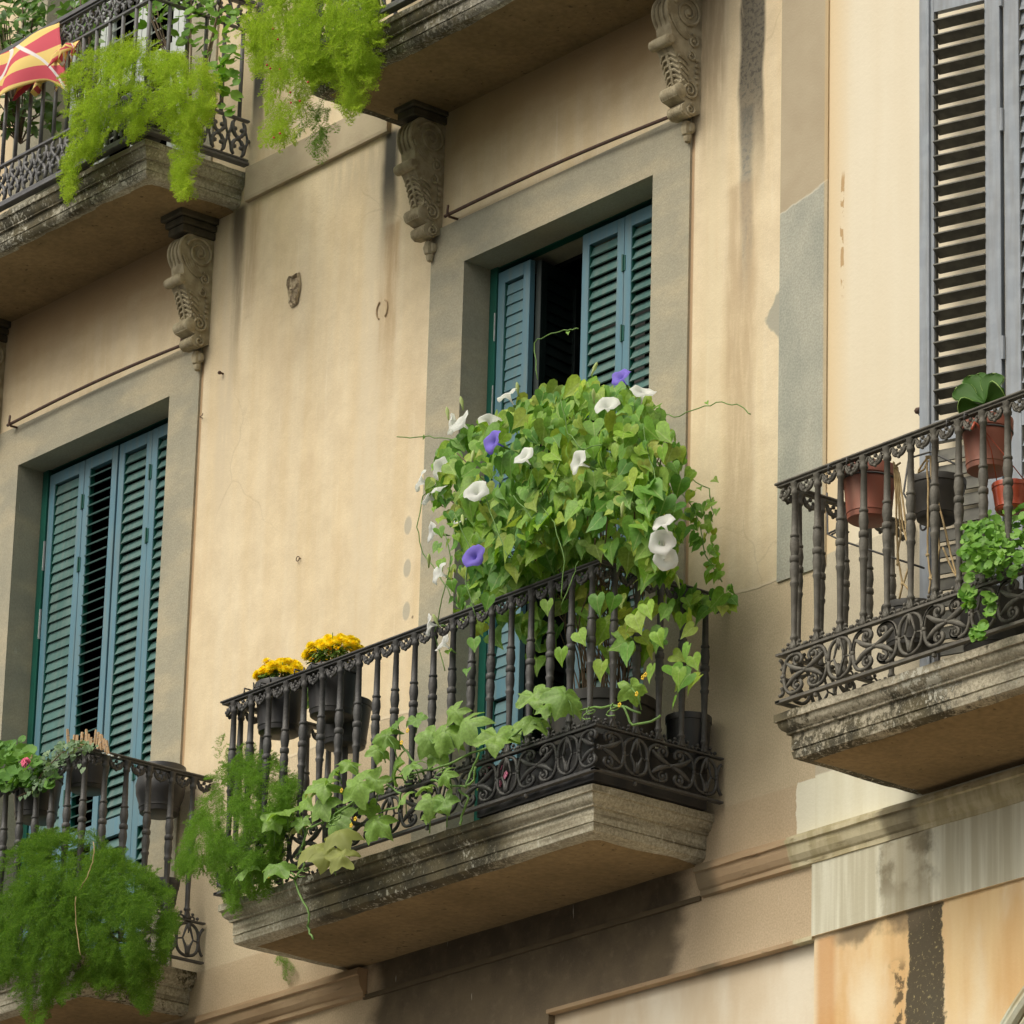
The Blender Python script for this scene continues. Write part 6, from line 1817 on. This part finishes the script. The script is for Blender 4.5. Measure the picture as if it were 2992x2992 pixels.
# ------------------------------------------------------------------ right balcony plants
su = thing('succulent', 'rosette succulent with thick rounded dark green leaves in the upper terracotta pot', 'succulent', tuple(c11))
M['succ'] = leafmat('succulent_leaf', [(0.026, 0.085, 0.006), (0.04, 0.11, 0.008)], 0.05, 0.6, 0.25)
M['succ_edge'] = simple('pale_leaf_margin', (0.28, 0.42, 0.10), None, 5, 0.5)
def fat_leaf(c, tip_px, y, w):
    e = at(tip_px[0], tip_px[1], y); L = (e - c)
    d = L.normalized(); nrm = Vector((0.62, -0.65, 0.1)) + Vector((random.gauss(0, .4), random.gauss(0, .3), random.gauss(0, .45))); nrm = (nrm - d * nrm.dot(d)).normalized(); s = nrm.cross(d)
    mb = MB(); ed = MB(); n = 12
    prof = [(0, .10), (.15, .16), (.3, .30), (.45, .55), (.6, .82), (.75, .98), (.87, .92), (.95, .62), (1.0, .15)]
    rim1, rim2 = [], []
    for t, ww in prof:
        cc = c + L * t + nrm * (0.10 * L.length * (t - 0.5) ** 2)
        hw = w * ww; th = 0.0065 * (1.1 - t * 0.5)
        for k in range(n):
            a = 2 * PI * k / n
            mb.v.append(tuple(cc + s * (hw * math.cos(a)) + nrm * (th * math.sin(a) - 0.012 * math.cos(a) ** 2 * -1)))
        if t > 0.35: rim1.append(cc + s * hw + nrm * 0.008); rim2.append(cc - s * hw + nrm * 0.008)
    for i in range(len(prof) - 1):
        for k in range(n):
            k2 = (k + 1) % n; mb.f.append((i*n+k, i*n+k2, (i+1)*n+k2, (i+1)*n+k))
    mb.f.append(tuple(range(n))); mb.f.append(tuple((len(prof)-1)*n + k for k in range(n)))
    lf = mb.build('leaf', M['succ'], su, smooth=True)
    ed.tube(rim1 + rim2[::-1], 0.0018, 5, caps=False); ed.build('leaf_margin', M['succ_edge'], lf, smooth=True)
sc0 = at(2880, 1185, -0.60)
for (x, y, yy, w) in ((2798, 1190, -.68, .040), (2796, 1140, -.63, .046), (2834, 1106, -.57, .042), (2862, 1100, -.52, .036), (2908, 1096, -.55, .050), (2934, 1134, -.69, .054)):
    fat_leaf(sc0, (x, y), yy, w)
lg = thing('seedling', 'pale green rosette in the small red brown pot', 'plant', tuple(c12))
its = []
for i in range(46):
    a = random.uniform(0, 2*PI); e = random.uniform(0.1, 1.3)
    d = Vector((math.cos(a) * math.cos(e), math.sin(a) * math.cos(e), math.sin(e)))
    its.append((0, frame((random.gauss(.2, .4), -.5, .6), d) @ np.diag([1, 1, 1]) * random.uniform(0.03, 0.05), np.array(c12 + Vector((d.x * 0.025, d.y * 0.025, -0.012)))))
# orient leaves along their own x axis
its2 = []
for t_, fr, loc in its: its2.append((t_, fr, loc))
V, F = instance(SMALL, its2); np_mesh('foliage', V, F, leafmat('pale_rosette_leaf', [(0.34, 0.50, 0.14), (0.42, 0.56, 0.20)], 0.4, 0.6), lg)
bp = thing('leafy_plant', 'bushy plectranthus with small round fleshy green leaves in front of the right railing', 'plant', tuple(c15))
its = []
for pl, n_, y0, dp in (([(2815, 1540), (2880, 1520), (2960, 1590), (2992, 1620), (2960, 1700), (2930, 1690), (2860, 1670), (2830, 1710), (2810, 1640)], 230, -0.76, 0.14),
                       ([(2880, 1500), (2950, 1490), (3040, 1440), (3060, 1640), (2960, 1620), (2900, 1570)], 100, -0.60, 0.12),
                       ([(2810, 1710), (2850, 1720), (2850, 1780), (2815, 1770)], 22, -0.79, 0.03), ([(2880, 1730), (2910, 1740), (2905, 1800), (2880, 1800)], 22, -0.79, 0.03), ([(2838, 1830), (2880, 1820), (2880, 1870), (2845, 1870)], 24, -0.80, 0.04)):
    for p, w, x, y in volume_points(pl, y0, dp, n_, 40, 0.5):
        its.append((0, frame((random.gauss(.4, .4), random.gauss(-.6, .4), random.gauss(.5, .3))) * random.uniform(0.014, 0.024), np.array(p)))
V, F = instance(ROUND, its); np_mesh('foliage', V, F, leafmat('round_fleshy_leaf', [(0.10, 0.25, 0.03), (0.17, 0.36, 0.05), (0.24, 0.44, 0.08), (0.08, 0.20, 0.03)], 0.3, 0.5), bp)
stem_mesh([[c15 + Vector((random.uniform(-.08, .08), random.uniform(-.05, .05), 0)), at(x, y, -0.72)] for x, y in ((2840, 1580), (2880, 1600), (2930, 1640), (2900, 1530), (2960, 1520), (2850, 1690))], 0.003, 'stems', M['vine'], bp)
# dry jute hangers
def hanger(label, strands, knots):
    t = thing('jute_hanger', label, 'rope', tuple(at(*strands[0][0], -0.66)))
    mb = MB()
    for st in strands:
        P = [at(x, y, -0.655) for x, y in st]; pts = []
        for i in range(len(P) - 1):
            for q in np.linspace(0, 1, 6)[:-1]: pts.append(P[i].lerp(P[i+1], q) + Vector((0.001 * math.sin(i*6+q*9), 0, 0)))
        pts.append(P[-1]); mb.tube(pts, 0.0042, 5)
    for x, y in knots: mb.ball(at(x, y, -0.655), 0.009, 6)
    mb.build('rope', M['straw'], t, smooth=True)
hanger('plaited dry jute hanger left of the wide dark pot', [[(2612, 1360), (2618, 1450), (2620, 1560), (2625, 1640), (2637, 1705), (2628, 1750)], [(2622, 1365), (2628, 1450), (2638, 1540), (2655, 1600), (2660, 1640), (2640, 1705), (2665, 1735)],
        [(2617, 1362), (2624, 1460), (2632, 1560), (2622, 1620), (2622, 1650)], [(2610, 1350), (2616, 1362), (2631, 1352)], [(2626, 1380), (2640, 1480), (2652, 1580), (2660, 1645)]], [(2637, 1706), (2660, 1640), (2624, 1648), (2617, 1366)])
hanger('plaited dry jute hanger right of the other one, with loose looped end', [[(2706, 1332), (2712, 1420), (2711, 1500), (2710, 1620), (2719, 1690), (2714, 1735)], [(2718, 1332), (2724, 1420), (2728, 1500), (2745, 1600), (2738, 1640), (2720, 1690), (2738, 1700)],
        [(2712, 1334), (2690, 1365), (2683, 1380), (2700, 1372), (2712, 1345)], [(2724, 1400), (2760, 1540), (2778, 1620), (2795, 1680)], [(2755, 1600), (2785, 1670), (2795, 1682)]], [(2719, 1690), (2712, 1336), (2796, 1681), (2710, 1622)])
# wire shelf behind
ws = thing('wire_stand', 'thin black wire plant stand behind the right railing', 'stand', tuple(at(2500, 1560, -0.35)))
mb = MB()
for pts in ([(2416, 1440), (2418, 1560), (2460, 1580), (2700, 1660)], [(2418, 1560), (2450, 1545), (2480, 1555)], [(2655, 1340), (2640, 1440), (2660, 1480), (2760, 1540), (2770, 1600)], [(2670, 1335), (2720, 1320), (2800, 1360)], [(2660, 1380), (2700, 1400)], [(2430, 1562), (2452, 1550), (2445, 1568)]):
    mb.tube([at(x, y, -0.30) for x, y in pts], 0.0045, 5)
c = at(2700, 1535, -0.30)
mb.tube([c + Vector((0.028 * math.cos(a) * (1 - a / 14), 0, 0.028 * math.sin(a) * (1 - a / 14))) for a in np.linspace(0, 8, 20)], 0.0045, 5)
mb.build('wire_frame', M['iron'], ws, smooth=True)

# crumpled sheet lying on the slab
mb = MB(); nx, ny = 26, 8
c0 = at(1030, 2510, -0.60); c1_ = at(1215, 2455, -0.60)
for j in range(ny + 1):
    for i in range(nx + 1):
        p = c0.lerp(c1_, i / nx) + Vector((0, 0.22 * j / ny, 0))
        p.z = 7.766 + 0.045 * math.sin(PI * j / ny) * abs(math.sin(PI * i / nx)) ** 0.5 + 0.018 * (noise.noise(Vector((i * 0.5, j * 0.8, 2))) + 0.5)
        mb.v.append(tuple(p))
for j in range(ny):
    for i in range(nx):
        k = j * (nx + 1) + i; mb.f.append((k, k+1, k+nx+2, k+nx+1))
tag(mb.build('plastic_bag', M['white_bag']), 'crumpled pale blue plastic bag lying on the slab behind the squash leaves', 'bag')
# pink blossoms behind the frieze
bg_ = thing('begonia', 'small begonia with pink blossoms behind the scrollwork of the middle balcony', 'flowering plant', tuple(at(1450, 2260, -0.55)))
mb = MB()
for x, y in ((1425, 2243), (1423, 2255), (1474, 2268), (1288, 2298), (1462, 2240), (1478, 2262), (1460, 2290), (1430, 2236)):
    for k in range(5):
        a = 2 * PI * k / 5; mb.ball(at(x, y, -0.675) + Vector((0.008 * math.cos(a), 0, 0.008 * math.sin(a))), 0.008, 5, (1, 0.5, 1))
mb.build('blossoms', simple('pink_begonia', (0.80, 0.20, 0.36), (0.75, 0.3, 0.45), 40, 0.6), bg_, smooth=True)
its = []
for p, w, x, y in volume_points([(1400, 2290), (1490, 2250), (1495, 2320), (1420, 2340)], -0.60, 0.04, 30, 20): its.append((0, frame((.4, -.7, .4)) * 0.022, np.array(p)))
V, F = instance(ROUND, its); np_mesh('foliage', V, F, M['leaf_mg'], bg_)

# weed in the wall and its plaster repairs
wdd = thing('wall_weed', 'small dry weed growing out of the wall below the left end of the middle balcony', 'weed', tuple(at(830, 2810, -0.01)))
fern_mass(wdd, 'foliage', [(795, 2780), (830, 2790), (855, 2830), (850, 2870), (830, 2850), (815, 2810)], -0.03, 0.015, 16, 0.05, M['fern_mid'], 20, (815, 2770), 1.0)

# ------------------------------------------------------------------ flag and plants of the upper left balcony
def flag():
    t = thing('striped_flag', 'yellow and red striped flag with white curls draped over the upper left railing', 'flag', tuple(at(60, 160, -0.66)))
    g = G('striped_flag_cloth')
    uv = g.N.new('ShaderNodeUVMap'); sp = g.N.new('ShaderNodeSeparateXYZ'); g.L.new(uv.outputs[0], sp.inputs[0])
    u, v = sp.outputs[0], sp.outputs[1]
    w = g.add(v, g.add(g.mul(g.math('SINE', g.add(g.mul(u, 9.0), g.mul(v, 2.0))), 0.075), g.mul(u, -0.16)))
    st = g.math('FRACT', g.add(g.mul(w, 2.05), 0.30))
    red = g.ss(g.absv(g.sub(st, 0.5)), 0.262, 0.25)
    c = g.mix(red, (0.86, 0.66, 0.22), (0.66, 0.09, 0.13))
    # white curling lines
    l1 = g.absv(g.sub(g.add(u, g.mul(g.math('SINE', g.mul(v, 4.2)), 0.10)), 0.40))
    l2 = g.absv(g.sub(g.add(u, g.mul(g.math('SINE', g.add(g.mul(v, 4.2), 0.9)), 0.10)), 0.54))
    l3 = g.absv(g.sub(g.add(u, g.mul(v, 0.30)), 0.985))
    for l in (l1, l2, l3): c = g.mix(g.ss(l, 0.020, 0.012), c, (0.85, 0.80, 0.80))
    g.out(c, 0.75)
    tr = g.N.new('ShaderNodeBsdfTranslucent'); g.L.new(c, tr.inputs[0])
    ms = g.N.new('ShaderNodeMixShader'); ms.inputs[0].default_value = 0.25
    g.L.new(g.bsdf.outputs[0], ms.inputs[1]); g.L.new(tr.outputs[0], ms.inputs[2]); g.L.new(ms.outputs[0], g.N['Material Output'].inputs['Surface'])
    def cloth(name, tl, tr_, bl_, br_, y, nx=40, ny=26, amp=0.022, ph=0.0, back=True):
        P = [at(tl[0], tl[1], y), at(tr_[0], tr_[1], y), at(bl_[0], bl_[1], y), at(br_[0], br_[1], y)]
        V = []; U = []
        for j in range(ny + 1):
            for i in range(nx + 1):
                a, b = i / nx, j / ny
                p = P[0].lerp(P[1], a).lerp(P[2].lerp(P[3], a), b)
                fold = amp * 1.8 * math.sin(a * 13 + ph + b * 2.5) * (0.25 + b) + 0.018 * math.sin(a * 23 + b * 3 + ph) * b
                sag = -0.05 * b * math.sin(a * 13.5 + ph)
                p = p + Vector((0, -0.045 * math.sin(PI * min(1, b * 1.3) * 0.5) + fold, sag + 0.012 * noise.noise(Vector((a * 4, b * 4, ph)))))
                V.append(p); U.append((a, 1 - b))
        F = []
        for j in range(ny):
            for i in range(nx):
                k = j * (nx + 1) + i; F.append((k, k+1, k+nx+2, k+nx+1))
        mb = MB(); mb.v = [tuple(p) for p in V]; mb.f = F
        o = mb.build(name, g.m, t, smooth=True, fix=False)
        uvl = o.data.uv_layers.new(name='UVMap')
        for poly_ in o.data.polygons:
            for li in poly_.loop_indices: uvl.data[li].uv = U[o.data.loops[li].vertex_index]
        sd = o.modifiers.new('thick', 'SOLIDIFY'); sd.thickness = 0.002
        return o
    cloth('cloth', (-210, 270), (172, 66), (-200, 320), (212, 252), -0.665)
    cloth('folded_corner', (180, 150), (232, 118), (185, 190), (240, 165), -0.640, 14, 10, 0.015, 2.0)
    cloth('underside_fold', (60, 225), (205, 205), (80, 285), (190, 250), -0.600, 16, 8, 0.02, 1.0)
flag()
M['tree_leaf'] = leafmat('glossy_tree_leaf', [(0.07, 0.17, 0.025), (0.11, 0.23, 0.035), (0.15, 0.28, 0.05), (0.06, 0.14, 0.03)], 0.3, 0.4, 0.5)
LONG = [oval_template(0.17, 0.15, 0.2, 6), oval_template(0.22, 0.4, 0.1, 6), oval_template(0.19, -0.1, 0.25, 6)]
def shrub(label, name, polys, base_px, y0, mat_, tpls, size, cat='potted tree'):
    t = thing(name, label, cat, tuple(at(base_px[0], base_px[1], y0)))
    its = []; stems = []
    b0 = at(base_px[0], base_px[1], y0)
    for pl, n, dp in polys:
        pts = volume_points(pl, y0, dp, n, 50, 0.2)
        for i, (p, w, x, y) in enumerate(pts):
            d = Vector((random.uniform(-1, 1), random.uniform(-.8, .4), random.uniform(-.8, .5)))
            fr = frame((random.gauss(.3, .4), random.gauss(-.5, .4), random.gauss(.6, .3)), d)
            its.append((random.randrange(len(tpls)), fr * size * random.uniform(0.7, 1.25), np.array(p)))
            if i % 12 == 0: stems.append([b0, b0.lerp(p, 0.5) + Vector((random.gauss(0, .03), random.gauss(0, .02), 0.03)), p])
    V, F = instance(tpls, its); np_mesh('foliage', V, F, mat_, t)
    stem_mesh(stems, 0.004, 'branches', M['vine_dark'], t)
shrub('leafy lemon like shrub behind the flag at the far left of the upper left balcony', 'potted_shrub', [([(-60, -60), (120, -60), (130, 60), (90, 120), (20, 160), (-60, 170)], 260, 0.14), ([(-60, 270), (120, 270), (180, 300), (190, 380), (120, 360), (60, 390), (0, 380), (-60, 400)], 170, 0.10)],
      (60, 420), -0.42, M['tree_leaf'], LONG, 0.085)
shrub('narrow leaved shrub rising behind the middle of the upper left railing', 'potted_shrub', [([(160, -40), (290, -40), (300, 90), (260, 170), (200, 100), (160, 40)], 150, 0.12)], (240, 400), -0.36, M['tree_leaf'], LONG, 0.080)
shrub('round leaved climber twining behind the corner of the upper left railing', 'round_leaved_climber', [([(380, -40), (640, -40), (700, 60), (690, 170), (660, 250), (600, 160), (520, 130), (470, 60), (400, 80)], 120, 0.12), ([(640, 180), (700, 160), (690, 300), (660, 360), (630, 300)], 22, 0.05)],
      (560, 420), -0.40, leafmat('round_climber_leaf', [(0.14, 0.30, 0.04), (0.20, 0.37, 0.06), (0.10, 0.24, 0.03)], 0.4, 0.5), ROUND, 0.030, 'climbing plant')
